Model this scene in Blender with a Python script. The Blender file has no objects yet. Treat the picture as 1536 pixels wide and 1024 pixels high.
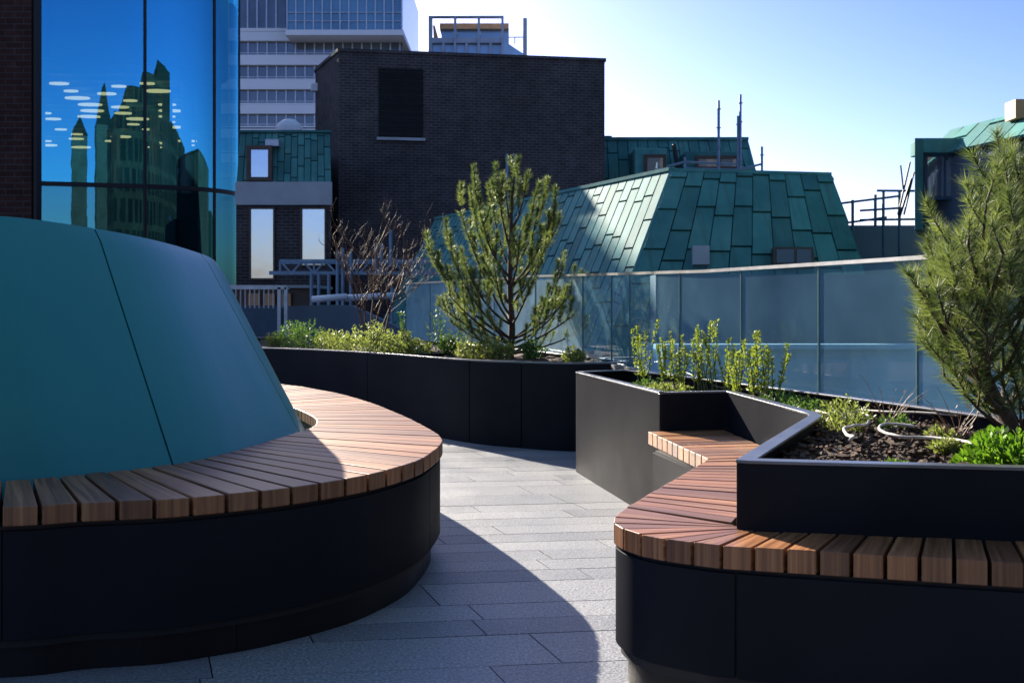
import bpy, bmesh, math, random
from mathutils import Vector, noise
R = math.radians
C = bpy.context.scene.collection
sc = bpy.context.scene
random.seed(7)

# ------------------------------------------------------------------ camera, sky, sun
EYE = 1.15
FPX = 1500.0
cam_d = bpy.data.cameras.new("camera"); cam = bpy.data.objects.new("camera", cam_d); C.objects.link(cam)
cam.location = (0, 0, EYE); cam.rotation_euler = (R(90), 0, 0)
cam_d.sensor_width = 36; cam_d.lens = 36 * FPX / 1536
cam_d.shift_y = -52 / 1536
cam_d.clip_start = 0.05; cam_d.clip_end = 4000
cam_d.dof.use_dof = True; cam_d.dof.focus_distance = 4.6; cam_d.dof.aperture_fstop = 8
sc.camera = cam

SUN_AZ, SUN_EL = -30.5, 24.0        # degrees clockwise from +Y, above the horizon
w = bpy.data.worlds.new("World"); sc.world = w; w.use_nodes = True
nt = w.node_tree; bg = nt.nodes["Background"]
sky = nt.nodes.new("ShaderNodeTexSky"); sky.sky_type = 'NISHITA'; sky.sun_disc = False
sky.sun_elevation = R(SUN_EL); sky.sun_rotation = R(SUN_AZ)
sky.air_density = 1.0; sky.dust_density = 1.0; sky.ozone_density = 3.0
def wmix(mode, a_, col):
    m_ = nt.nodes.new("ShaderNodeMix"); m_.data_type = 'RGBA'; m_.blend_type = mode; m_.inputs[0].default_value = 1.0
    nt.links.new(a_, m_.inputs[6]); m_.inputs[7].default_value = (*col, 1); return m_.outputs[2]
c_ = wmix('MULTIPLY', sky.outputs[0], (.212, .182, .207))          # deepen the blue away from the sun
gm = nt.nodes.new("ShaderNodeGamma"); gm.inputs[1].default_value = 1.75; nt.links.new(c_, gm.inputs[0])
c_ = wmix('DARKEN', gm.outputs[0], (2.2, 2.2, 2.2)); c_ = wmix('LIGHTEN', c_, (.135, .25, .44)); c_ = wmix('MULTIPLY', c_, (4.2, 4.2, 4.2))
nt.links.new(c_, bg.inputs[0]); bg.inputs[1].default_value = 0.08
sd = bpy.data.lights.new("sun", 'SUN'); sun = bpy.data.objects.new("sun", sd); C.objects.link(sun)
sd.energy = 5.0; sd.angle = R(0.5); sd.color = (1.0, 0.90, 0.76)
sdir = Vector((math.sin(R(SUN_AZ)) * math.cos(R(SUN_EL)), math.cos(R(SUN_AZ)) * math.cos(R(SUN_EL)), math.sin(R(SUN_EL))))
sun.rotation_euler = sdir.to_track_quat('Z', 'Y').to_euler(); sun.location = sdir * 60
vs = sc.view_settings; vs.view_transform = 'Standard'; vs.look = 'None'; vs.exposure = 1.8; vs.gamma = 1
sc.cycles.max_bounces = 10; sc.cycles.transparent_max_bounces = 16
sc.cycles.use_denoising = True

# ------------------------------------------------------------------ helpers
def at(px, py, Y):                    # photo pixel -> point at depth Y
    return Vector(((px - 768) / FPX * Y, Y, EYE - (py - 460) / FPX * Y))
def on(px, py, z):                    # photo pixel -> point on the level plane z
    return at(px, py, FPX * (EYE - z) / (py - 460))
def V(*a): return Vector(a)
ORG = {}
class MB:
    def __init__(s): s.v = []; s.f = []; s.t = []; s.uv = {}
    def add(s, vs, fs, tone=None):
        b = len(s.v); s.v += [Vector(p) for p in vs]
        t = random.random() if tone is None else tone
        for f in fs: s.f.append([b + i for i in f]); s.t.append(t)
        return b
    def quad(s, a, b, c, d, tone=None): s.add([a, b, c, d], [(0, 1, 2, 3)], tone)
    def hexa(s, lo, hi, tone=None):     # lo, hi: four corners each, same winding (counter-clockwise from above)
        s.add(list(lo) + list(hi), [(3, 2, 1, 0), (4, 5, 6, 7), (0, 1, 5, 4), (1, 2, 6, 5), (2, 3, 7, 6), (3, 0, 4, 7)], tone)
    def box(s, x0, x1, y0, y1, z0, z1, tone=None):
        s.hexa([(x0, y0, z0), (x1, y0, z0), (x1, y1, z0), (x0, y1, z0)], [(x0, y0, z1), (x1, y0, z1), (x1, y1, z1), (x0, y1, z1)], tone)
    def bar(s, p, q, w, h=None, up=None, tone=None):   # rectangular bar from p to q
        p = Vector(p); q = Vector(q); h = h or w; d = (q - p).normalized()
        up = Vector(up) if up else (V(0, 0, 1) if abs(d.z) < .95 else V(0, 1, 0))
        r = d.cross(up).normalized() * w / 2; u = r.cross(d).normalized() * h / 2
        s.hexa([p - r - u, p + r - u, q + r - u, q - r - u], [p - r + u, p + r + u, q + r + u, q - r + u], tone)
    def tube(s, pts, rad, seg=8, cap=True, tone=None):
        pts = [Vector(p) for p in pts]; n = len(pts)
        if not isinstance(rad, (list, tuple)): rad = [rad] * n
        vs = []; fs = []; prev = None
        for i in range(n):
            d = (pts[min(i + 1, n - 1)] - pts[max(i - 1, 0)])
            d = d.normalized() if d.length > 1e-9 else V(0, 0, 1)
            if prev is None: a = d.orthogonal().normalized()
            else:
                a = prev - d * prev.dot(d); a = a.normalized() if a.length > 1e-6 else d.orthogonal().normalized()
            prev = a; b = d.cross(a)
            for k in range(seg):
                t = 2 * math.pi * k / seg
                vs.append(pts[i] + (a * math.cos(t) + b * math.sin(t)) * rad[i])
        for i in range(n - 1):
            for k in range(seg):
                k2 = (k + 1) % seg
                fs.append((i * seg + k, i * seg + k2, (i + 1) * seg + k2, (i + 1) * seg + k))
        if cap: fs += [tuple(range(seg - 1, -1, -1)), tuple(range((n - 1) * seg, n * seg))]
        s.add(vs, fs, tone)
    def ribbon(s, pts, o0, o1, z0, z1, closed=False, tone=None):   # upright band along a plan path, between two lateral offsets
        A = offset(pts, o0, closed); B = offset(pts, o1, closed); n = len(pts); vs = []; fs = []
        for a, b in zip(A, B): vs += [(a.x, a.y, z0), (b.x, b.y, z0), (b.x, b.y, z1), (a.x, a.y, z1)]
        for i in range(n if closed else n - 1):
            j = (i + 1) % n
            for k in range(4):
                k2 = (k + 1) % 4; fs.append((i * 4 + k, i * 4 + k2, j * 4 + k2, j * 4 + k))
        if not closed: fs += [(3, 2, 1, 0), tuple((n - 1) * 4 + k for k in range(4))]
        s.add(vs, fs, tone)
    def loft(s, rings, closed=True, tone=None):
        n = len(rings[0]); vs = [p for r in rings for p in r]; fs = []
        for a in range(len(rings) - 1):
            for i in range(n if closed else n - 1):
                j = (i + 1) % n; fs.append((a * n + i, a * n + j, (a + 1) * n + j, (a + 1) * n + i))
        s.add(vs, fs, tone)
    def build(s, name, mat, parent=None, smooth=False, bevel=0, org=None, seg=2, angle=40, uvs=True):
        me = bpy.data.meshes.new(name)
        o = bpy.data.objects.new(name, me); C.objects.link(o)
        if parent is not None:
            org = ORG.get(parent.name, V(0, 0, 0)); o.parent = parent
        elif org is None: org = V(0, 0, 0)
        org = Vector(org); ORG[o.name] = org
        if parent is None: o.location = org
        me.from_pydata([tuple(p - org) for p in s.v], [], s.f); me.update()
        at_ = me.attributes.new("tone", 'FLOAT', 'FACE'); at_.data.foreach_set("value", s.t)
        if uvs:
            uv = me.uv_layers.new(name="UVMap"); buf = [0.0] * (2 * len(me.loops))
            for p in me.polygons:
                n = p.normal
                if abs(n.z) > .92: tx, ty = V(1, 0, 0), V(0, 1, 0)
                else:
                    tx = V(0, 0, 1).cross(n).normalized(); ty = n.cross(tx)
                got = s.uv.get(p.index)
                for k, li in enumerate(p.loop_indices):
                    if got: buf[2 * li], buf[2 * li + 1] = got[k]
                    else:
                        q = s.v[me.loops[li].vertex_index]; buf[2 * li] = q.dot(tx); buf[2 * li + 1] = q.dot(ty)
            uv.data.foreach_set("uv", buf)
        if smooth: me.polygons.foreach_set("use_smooth", [True] * len(me.polygons))
        if bevel:
            m = o.modifiers.new("bevel", 'BEVEL'); m.width = bevel; m.segments = seg; m.limit_method = 'ANGLE'; m.angle_limit = R(angle)
            me.polygons.foreach_set("use_smooth", [True] * len(me.polygons)); m.harden_normals = True
        me.materials.append(mat)
        return o
def fixn(o):
    bm = bmesh.new(); bm.from_mesh(o.data); bmesh.ops.recalc_face_normals(bm, faces=bm.faces); bm.to_mesh(o.data); bm.free(); return o
def offset(pts, d, closed=False):       # positive d = to the left of the direction of travel
    n = len(pts); out = []
    for i in range(n):
        p = Vector((pts[i][0], pts[i][1], 0))
        a = Vector((pts[(i - 1) % n][0], pts[(i - 1) % n][1], 0)) if (closed or i > 0) else None
        b = Vector((pts[(i + 1) % n][0], pts[(i + 1) % n][1], 0)) if (closed or i < n - 1) else None
        d0 = (p - a).normalized() if a is not None else (b - p).normalized()
        d1 = (b - p).normalized() if b is not None else d0
        n0 = V(-d0.y, d0.x, 0); n1 = V(-d1.y, d1.x, 0); m = n0 + n1
        m = m.normalized() if m.length > 1e-6 else n0
        out.append(p + m * d / max(.35, m.dot(n0)))
    return out
def spline(pts, n=8, closed=False):     # Catmull-Rom
    P = [Vector(p) if len(p) == 3 else V(p[0], p[1], 0) for p in pts]; m = len(P); out = []
    for i in range(m if closed else m - 1):
        if closed: a, b, c, d = P[(i - 1) % m], P[i], P[(i + 1) % m], P[(i + 2) % m]
        else: a, b, c, d = P[max(i - 1, 0)], P[i], P[i + 1], P[min(i + 2, m - 1)]
        for k in range(n):
            t = k / n
            out.append(.5 * ((2 * b) + (c - a) * t + (2 * a - 5 * b + 4 * c - d) * t * t + (3 * b - a - 3 * c + d) * t ** 3))
    if not closed: out.append(P[-1])
    return out
def resample(pts, step=None, n=None, closed=False):
    P = [Vector(p) for p in pts] + ([Vector(pts[0])] if closed else [])
    L = [0]
    for a, b in zip(P, P[1:]): L.append(L[-1] + (b - a).length)
    n = n or max(2, round(L[-1] / step)); out = []; j = 0
    for i in range(n if closed else n + 1):
        t = L[-1] * i / n
        while j < len(L) - 2 and L[j + 1] < t: j += 1
        u = (t - L[j]) / max(1e-9, L[j + 1] - L[j]); out.append(P[j].lerp(P[j + 1], min(1, u)))
    return out
def rounded(pts, rad, n=5, closed=True):   # round the corners of a plan path
    out = []; m = len(pts)
    for i in range(m):
        p = V(*pts[i][:2], 0); r = pts[i][2] if len(pts[i]) > 2 else rad
        if (not closed and i in (0, m - 1)) or r <= 0: out.append(p); continue
        a = V(*pts[(i - 1) % m][:2], 0); b = V(*pts[(i + 1) % m][:2], 0)
        ra = min(r, (a - p).length * .45); rb = min(r, (b - p).length * .45)
        s = p + (a - p).normalized() * ra; e = p + (b - p).normalized() * rb
        for k in range(n + 1):
            t = k / n; out.append(s * (1 - t) ** 2 + p * 2 * t * (1 - t) + e * t * t)
    return out
def inside(x, y, poly):
    c = False; n = len(poly)
    for i in range(n):
        a = poly[i]; b = poly[i - 1]
        if (a[1] > y) != (b[1] > y) and x < (b[0] - a[0]) * (y - a[1]) / (b[1] - a[1]) + a[0]: c = not c
    return c
def tag(o, label=None, cat=None, group=None, kind=None):
    if label: o["label"] = label
    if cat: o["category"] = cat
    if group: o["group"] = group
    if kind: o["kind"] = kind
    return o
def thing(name, label, cat, loc, group=None):
    o = bpy.data.objects.new(name, None); C.objects.link(o); o.location = Vector(loc); o.empty_display_size = .1
    ORG[o.name] = Vector(loc); return tag(o, label, cat, group)
def copy_tree(o, parent=None):
    c = o.copy(); C.objects.link(c); c.parent = parent
    for ch in list(o.children): copy_tree(ch, c)
    return c
ORD = ["first", "second", "third", "fourth", "fifth", "sixth", "seventh", "eighth", "ninth", "tenth", "eleventh", "twelfth", "thirteenth", "fourteenth", "fifteenth", "sixteenth"]

# ------------------------------------------------------------------ materials
def nodes(name):
    m = bpy.data.materials.new(name); m.use_nodes = True; t = m.node_tree
    return m, t, t.nodes["Principled BSDF"]
def N(t, kind, **kw):
    n = t.nodes.new(kind)
    for k, v in kw.items():
        if k in n.inputs.keys() if not k.startswith("_") else False: n.inputs[k].default_value = v
        else: setattr(n, k.lstrip("_"), v)
    return n
def ramp(t, fac, stops):
    r = t.nodes.new("ShaderNodeValToRGB"); e = r.color_ramp.elements
    while len(e) < len(stops): e.new(.5)
    for x, (p, c) in zip(e, stops): x.position = p; x.color = (*c, 1)
    t.links.new(fac, r.inputs[0]); return r.outputs[0]
def mixc(t, fac, a, b, mode='MIX'):
    m = t.nodes.new("ShaderNodeMix"); m.data_type = 'RGBA'; m.blend_type = mode
    for s, v in ((m.inputs[0], fac), (m.inputs[6], a), (m.inputs[7], b)):
        if hasattr(v, "is_output"): t.links.new(v, s)
        else: s.default_value = v if not isinstance(v, tuple) or len(v) == 4 else (*v, 1)
    return m.outputs[2]
def math_(t, op, a, b=0.0):
    m = t.nodes.new("ShaderNodeMath"); m.operation = op
    for s, v in ((m.inputs[0], a), (m.inputs[1], b)):
        if hasattr(v, "is_output"): t.links.new(v, s)
        else: s.default_value = v
    return m.outputs[0]
def tex(t, scale, detail=4, rough=.55, coord="Object", stretch=None):
    n = t.nodes.new("ShaderNodeTexNoise"); n.inputs["Scale"].default_value = scale; n.inputs["Detail"].default_value = detail; n.inputs["Roughness"].default_value = rough
    c = t.nodes.new("ShaderNodeTexCoord"); out = c.outputs[coord]
    if stretch:
        mp = t.nodes.new("ShaderNodeMapping"); mp.inputs["Scale"].default_value = stretch; t.links.new(out, mp.inputs[0]); out = mp.outputs[0]
    t.links.new(out, n.inputs["Vector"]); return n.outputs["Fac"]
def tone(t):
    a = t.nodes.new("ShaderNodeAttribute"); a.attribute_name = "tone"; return a.outputs["Fac"]
def bump(t, b, h, strength=.3, dist=.01):
    n = t.nodes.new("ShaderNodeBump"); n.inputs["Strength"].default_value = strength; n.inputs["Distance"].default_value = dist
    t.links.new(h, n.inputs["Height"]); t.links.new(n.outputs[0], b.inputs["Normal"]); return n
def simple(name, col, rough=.5, metal=0, var=.25, scale=6, bumps=0, spec=.5, bscale=None):
    m, t, b = nodes(name); n = tex(t, scale)
    lo = tuple(c * (1 - var) for c in col); hi = tuple(min(1, c * (1 + var)) for c in col)
    c = ramp(t, n, [(.3, lo), (.7, hi)]); t.links.new(c, b.inputs["Base Color"])
    b.inputs["Metallic"].default_value = metal; b.inputs["Specular IOR Level"].default_value = spec
    n2 = tex(t, scale * 2.7); rr = math_(t, 'ADD', math_(t, 'MULTIPLY', n2, .16), rough - .08); t.links.new(rr, b.inputs["Roughness"])
    if bumps: bump(t, b, tex(t, bscale or scale * 12), bumps, .004)
    return m
M = {}
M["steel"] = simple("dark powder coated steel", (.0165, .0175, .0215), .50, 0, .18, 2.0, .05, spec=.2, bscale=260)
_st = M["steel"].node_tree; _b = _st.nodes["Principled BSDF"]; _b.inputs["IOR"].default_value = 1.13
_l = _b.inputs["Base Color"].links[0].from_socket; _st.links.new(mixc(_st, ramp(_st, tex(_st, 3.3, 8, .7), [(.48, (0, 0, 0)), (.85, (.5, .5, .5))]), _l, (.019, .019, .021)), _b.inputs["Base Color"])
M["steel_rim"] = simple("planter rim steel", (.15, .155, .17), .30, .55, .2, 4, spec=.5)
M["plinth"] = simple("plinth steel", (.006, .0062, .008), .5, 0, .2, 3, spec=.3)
M["dark"] = simple("shadow gap", (.008, .008, .01), .7)
M["galv"] = simple("galvanised steel", (.35, .39, .44), .4, .6, .2, 6)
M["alu"] = simple("brushed aluminium", (.62, .62, .60), .32, .85, .12, 8)
M["scaffold"] = simple("blue grey scaffold tube", (.16, .24, .33), .45, .3, .2, 6)
M["joint"] = simple("green glass edge", (.05, .12, .13), .3, 0, .2, 6)
M["bluepaint"] = simple("dark blue painted steel", (.02, .06, .11), .45, 0, .2, 6)
M["concrete"] = simple("pale render", (.36, .38, .40), .8, 0, .12, 2, .1)
M["greywall"] = simple("blue grey coated wall", (.075, .11, .155), .6, 0, .12, 1.5, .05)
M["white_clad"] = simple("white cladding", (.60, .62, .66), .5, 0, .06, .15)
M["roofdeck"] = simple("grey roof membrane", (.16, .20, .25), .7, 0, .2, .5, .1)
M["paleroof"] = simple("pale roof sheet", (.30, .48, .58), .5, 0, .22, .5)
M["brown"] = simple("brown window frame", (.06, .035, .022), .5)
M["city"] = simple("far city ground", (.05, .05, .055), .9, 0, .4, .03)
M["brickred"] = None
M["bark"] = simple("pine bark", (.055, .034, .024), .85, 0, .45, 40, .4)
M["twig"] = simple("bare twig bark", (.085, .042, .022), .65, 0, .4, 30, .2)
M["hose"] = simple("pale irrigation hose", (.44, .41, .36), .5, 0, .25, 14)
M["hose_dark"] = simple("black irrigation hose", (.03, .032, .035), .35, 0, .2, 12)
M["pot"] = simple("black plastic pot", (.012, .013, .015), .35)
M["stem"] = simple("green stem", (.10, .13, .035), .6, 0, .3, 20)

# teal shell
m, t, b = nodes("teal coated panel")
n = tex(t, 1.3, 5); n2 = tex(t, 1.0, 6, .7, "UV", (14, 1.6, 1))
c = mixc(t, math_(t, 'MULTIPLY', n, .5), (.012, .215, .225), (.032, .295, .300)); c = mixc(t, math_(t, 'MULTIPLY', n2, .35), c, (.010, .155, .190))
t.links.new(c, b.inputs["Base Color"])
t.links.new(math_(t, 'ADD', math_(t, 'MULTIPLY', n2, .16), .30), b.inputs["Roughness"]); b.inputs["Specular IOR Level"].default_value = .42
bump(t, b, tex(t, 420, 3), .07, .003); M["teal"] = m
# hardwood slats
m, t, b = nodes("oiled hardwood")
uvn = t.nodes.new("ShaderNodeUVMap"); uvn.uv_map = "UVMap"
tn = tone(t)
cmb = t.nodes.new("ShaderNodeCombineXYZ"); t.links.new(math_(t, 'MULTIPLY', tn, 37.0), cmb.inputs[2])
mp = t.nodes.new("ShaderNodeMapping"); mp.inputs["Scale"].default_value = (2.2, 60, 1); t.links.new(uvn.outputs[0], mp.inputs[0])
va = t.nodes.new("ShaderNodeVectorMath"); t.links.new(mp.outputs[0], va.inputs[0]); t.links.new(cmb.outputs[0], va.inputs[1])
gr = t.nodes.new("ShaderNodeTexNoise"); gr.inputs["Scale"].default_value = 1.0; gr.inputs["Detail"].default_value = 6; gr.inputs["Roughness"].default_value = .65; t.links.new(va.outputs[0], gr.inputs["Vector"])
g = ramp(t, gr.outputs["Fac"], [(.30, (.085, .030, .013)), (.52, (.235, .100, .040)), (.72, (.39, .205, .090))])
tr = ramp(t, tn, [(0, (.58, .53, .50)), (.5, (1, 1, 1)), (1, (1.35, 1.28, 1.15))])
c = mixc(t, 1.0, g, tr, 'MULTIPLY'); dirt = tex(t, 3.1, 5, .6)
c = mixc(t, math_(t, 'MULTIPLY', dirt, .22), c, (.20, .105, .055)); t.links.new(c, b.inputs["Base Color"])
b.inputs["Specular IOR Level"].default_value = .5
t.links.new(math_(t, 'ADD', math_(t, 'MULTIPLY', gr.outputs["Fac"], .28), .30), b.inputs["Roughness"]); bump(t, b, gr.outputs["Fac"], .35, .002); M["wood"] = m
# granite paving
m, t, b = nodes("granite paving")
tn = tone(t); n = tex(t, 95, 4, .8); n2 = tex(t, 2.2, 5, .6); n3 = tex(t, 38, 4, .6)
c = ramp(t, n, [(.34, (.085, .092, .105)), (.5, (.22, .228, .245)), (.64, (.46, .465, .48))])
c = mixc(t, 1.0, c, ramp(t, tn, [(0, (.74, .76, .80)), (.6, (1.05, 1.05, 1.05)), (1, (1.25, 1.24, 1.22))]), 'MULTIPLY')
c = mixc(t, math_(t, 'MULTIPLY', n2, .45), c, (.20, .205, .215)); t.links.new(c, b.inputs["Base Color"])
rr = math_(t, 'ADD', math_(t, 'MULTIPLY', n2, .40), math_(t, 'MULTIPLY', n3, .20)); t.links.new(math_(t, 'ADD', rr, .12), b.inputs["Roughness"])
b.inputs["Specular IOR Level"].default_value = .5
bump(t, b, math_(t, 'ADD', n3, math_(t, 'MULTIPLY', n, .8)), .6, .005); M["granite"] = m
# copper
def copper(name, a, b_, c_):
    m, t, b = nodes(name); tn = tone(t); n = tex(t, 1.6, 6, .6); n2 = tex(t, 1.0, 5, .6, "UV", (9, .7, 1))
    c = ramp(t, n, [(.25, a), (.5, b_), (.78, c_)])
    c = mixc(t, 1.0, c, ramp(t, tn, [(0, (.68, .72, .74)), (.5, (1, 1, 1)), (1, (1.25, 1.22, 1.2))]), 'MULTIPLY')
    c = mixc(t, ramp(t, n2, [(.52, (0, 0, 0)), (.8, (.7, .7, .7))]), c, (.07, .085, .065))
    t.links.new(c, b.inputs["Base Color"]); b.inputs["Roughness"].default_value = .72; b.inputs["Specular IOR Level"].default_value = .18
    bump(t, b, n, .2, .03); return m
M["copper"] = copper("verdigris copper", (.036, .150, .150), (.062, .215, .205), (.11, .28, .25))
M["copper_seam"] = simple("copper seam shadow", (.015, .05, .05), .7)
# brick
def brick(name, a, b_, mort, bw=.225, bh=.075, ms=.012):
    m, t, b = nodes(name); u = t.nodes.new("ShaderNodeUVMap"); u.uv_map = "UVMap"
    br = t.nodes.new("ShaderNodeTexBrick"); br.inputs["Scale"].default_value = 1; br.inputs["Brick Width"].default_value = bw; br.inputs["Row Height"].default_value = bh; br.inputs["Mortar Size"].default_value = ms
    br.inputs["Color1"].default_value = (*a, 1); br.inputs["Color2"].default_value = (*b_, 1); br.inputs["Mortar"].default_value = (*mort, 1); br.inputs["Mortar Smooth"].default_value = .2; br.inputs["Bias"].default_value = -.1
    t.links.new(u.outputs[0], br.inputs["Vector"]); n = tex(t, .35, 5, .6); n2 = tex(t, 3, 4)
    c = mixc(t, 1.0, br.outputs["Color"], ramp(t, n, [(.3, (.7, .7, .7)), (.7, (1.3, 1.3, 1.3))]), 'MULTIPLY')
    c = mixc(t, 1.0, c, ramp(t, n2, [(.3, (.8, .8, .8)), (.7, (1.2, 1.2, 1.2))]), 'MULTIPLY')
    t.links.new(c, b.inputs["Base Color"]); b.inputs["Roughness"].default_value = .85; b.inputs["Specular IOR Level"].default_value = .12
    bump(t, b, br.outputs["Fac"], -.5, .01); return m
M["brickdark"] = brick("dark brown brick", (.045, .037, .036), (.064, .053, .050), (.092, .086, .090), .24, .085, .014)
M["brickred"] = brick("red brown brick", (.040, .017, .013), (.058, .025, .019), (.055, .046, .043), 0.72, .243, .022)
M["block"] = brick("dark block with window grid", (.006, .009, .013), (.014, .018, .022), (.035, .032, .03), 2.2, 3.3, .42)
# soil
m, t, b = nodes("dark planting soil")
n = tex(t, 28, 8, .75); n2 = tex(t, 5, 4); tn = tone(t)
c = ramp(t, n, [(.28, (.018, .011, .006)), (.5, (.070, .040, .023)), (.74, (.20, .115, .066))])
c = mixc(t, math_(t, 'MULTIPLY', n2, .4), c, (.06, .034, .019)); c = mixc(t, 1.0, c, ramp(t, tn, [(0, (.6, .58, .55)), (.7, (1.1, 1.05, 1.0)), (1, (2.3, 1.9, 1.5))]), 'MULTIPLY')
t.links.new(c, b.inputs["Base Color"]); b.inputs["Roughness"].default_value = .85; bump(t, b, n, 1.0, .02); M["soil"] = m
# leaves
def leafmat(name, a, b_, trans=.35):
    m, t, b = nodes(name); tn = tone(t); n = tex(t, 7, 3)
    c = ramp(t, tn, [(0, a), (1, b_)]); c = mixc(t, 1.0, c, ramp(t, n, [(.3, (.75, .75, .75)), (.7, (1.25, 1.25, 1.25))]), 'MULTIPLY')
    t.links.new(c, b.inputs["Base Color"]); b.inputs["Roughness"].default_value = .5; b.inputs["Specular IOR Level"].default_value = .35
    tl = t.nodes.new("ShaderNodeBsdfTranslucent"); t.links.new(mixc(t, 1.0, c, (1.25, 1.3, .7), 'MULTIPLY'), tl.inputs[0])
    ms = t.nodes.new("ShaderNodeMixShader"); ms.inputs[0].default_value = trans
    t.links.new(b.outputs[0], ms.inputs[1]); t.links.new(tl.outputs[0], ms.inputs[2]); t.links.new(ms.outputs[0], t.nodes["Material Output"].inputs[0]); return m
M["needle"] = leafmat("pine needle", (.045, .080, .030), (.23, .27, .105), .36)
M["shrub"] = leafmat("fresh green leaf", (.10, .14, .04), (.30, .33, .12), .42)
M["shrub_dark"] = leafmat("mid green leaf", (.045, .10, .030), (.12, .20, .05), .38)
M["stalk"] = leafmat("yellow green leaf", (.13, .19, .03), (.30, .34, .06), .42)
M["bush"] = leafmat("bright green leaf", (.045, .12, .012), (.17, .30, .03), .42)
M["dry"] = leafmat("dry brown leaf", (.10, .055, .035), (.22, .13, .08), .25)
# glass
def glass(name, tint, refl, rtint=(1, 1, 1), rough=.0, dust=0.0, dcol=(.5, .6, .65), fres=True, wave=0):
    m, t, b = nodes(name); t.nodes.remove(b); out = t.nodes["Material Output"]
    tr = t.nodes.new("ShaderNodeBsdfTransparent"); tr.inputs[0].default_value = (*tint, 1)
    gl = t.nodes.new("ShaderNodeBsdfGlossy"); gl.inputs[0].default_value = (*rtint, 1); gl.inputs["Roughness"].default_value = rough
    ms = t.nodes.new("ShaderNodeMixShader")
    if fres:
        fr = t.nodes.new("ShaderNodeLayerWeight")
        t.links.new(math_(t, 'ADD', math_(t, 'MULTIPLY', math_(t, 'POWER', fr.outputs["Facing"], 4.0), .8), refl), ms.inputs[0])
    else: ms.inputs[0].default_value = refl
    if wave:
        bp_ = t.nodes.new("ShaderNodeBump"); bp_.inputs["Strength"].default_value = wave; bp_.inputs["Distance"].default_value = .05; t.links.new(tex(t, .9, 2), bp_.inputs["Height"]); t.links.new(bp_.outputs[0], gl.inputs["Normal"])
    t.links.new(tr.outputs[0], ms.inputs[1]); t.links.new(gl.outputs[0], ms.inputs[2]); res = ms.outputs[0]
    if dust:
        df = t.nodes.new("ShaderNodeBsdfDiffuse"); tl = t.nodes.new("ShaderNodeBsdfTranslucent")
        df.inputs[0].default_value = (*dcol, 1); tl.inputs[0].default_value = (*dcol, 1)
        m1 = t.nodes.new("ShaderNodeMixShader"); m1.inputs[0].default_value = .5; t.links.new(df.outputs[0], m1.inputs[1]); t.links.new(tl.outputs[0], m1.inputs[2])
        n = tex(t, 1.7, 6, .65); m2 = t.nodes.new("ShaderNodeMixShader"); t.links.new(math_(t, 'MULTIPLY', n, dust * 2), m2.inputs[0])
        t.links.new(res, m2.inputs[1]); t.links.new(m1.outputs[0], m2.inputs[2]); res = m2.outputs[0]
    t.links.new(res, out.inputs[0]); return m
M["balglass"] = glass("dusty balustrade glass", (.66, .84, .92), .02, dust=.17, dcol=(.28, .56, .68))
M["frosted"] = glass("milky balustrade glass", (.72, .86, .92), .02, dust=.42, dcol=(.46, .66, .72))
M["facade"] = glass("reflective facade glass", (.62, .80, .80), .52, (.07, .46, .62), fres=False, wave=.018)
M["facade_low"] = glass("spandrel glass", (.25, .48, .52), .30, (.12, .5, .62), fres=False, wave=.018)
M["window"] = simple("window pane", (.06, .08, .10), .04, 0, .1, 1, spec=1.0)
m, t, b = nodes("reflecting window pane"); b.inputs["Base Color"].default_value = (.10, .14, .18, 1); b.inputs["Roughness"].default_value = .3
gl = t.nodes.new("ShaderNodeBsdfGlossy"); gl.inputs[0].default_value = (.85, .93, 1, 1); gl.inputs["Roughness"].default_value = .02; ms = t.nodes.new("ShaderNodeMixShader"); ms.inputs[0].default_value = .42
bq = t.nodes.new("ShaderNodeBump"); bq.inputs["Strength"].default_value = .06; bq.inputs["Distance"].default_value = .05; t.links.new(tex(t, 1.3, 2), bq.inputs["Height"]); t.links.new(bq.outputs[0], gl.inputs["Normal"])
t.links.new(b.outputs[0], ms.inputs[1]); t.links.new(gl.outputs[0], ms.inputs[2]); t.links.new(ms.outputs[0], t.nodes["Material Output"].inputs[0]); M["palepane"] = m
M["towerglass"] = simple("office window glass", (.075, .10, .125), .08, 0, .35, .25, spec=.9)
M["blueglass"] = simple("blue curtain wall glass", (.07, .19, .30), .08, 0, .25, .2, spec=.9)
M["aptglass"] = simple("pale blue apartment glass", (.24, .40, .58), .1, 0, .15, .2, spec=.9)
M["timber"] = simple("orange timber soffit", (.50, .27, .13), .6, 0, .3, .6)
M["fin"] = simple("grey concrete fin", (.30, .35, .43), .7, 0, .1, .5)
M["interior"] = simple("dim office interior", (.035, .05, .045), .8, 0, .3, .5)
M["ceiling"] = simple("dim office ceiling", (.10, .13, .12), .8, 0, .2, .8)
m, t, b = nodes("lit office lamp"); b.inputs["Base Color"].default_value = (.8, .75, .5, 1); b.inputs["Emission Color"].default_value = (1, .86, .42, 1); b.inputs["Emission Strength"].default_value = .35; M["lamp"] = m

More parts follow.
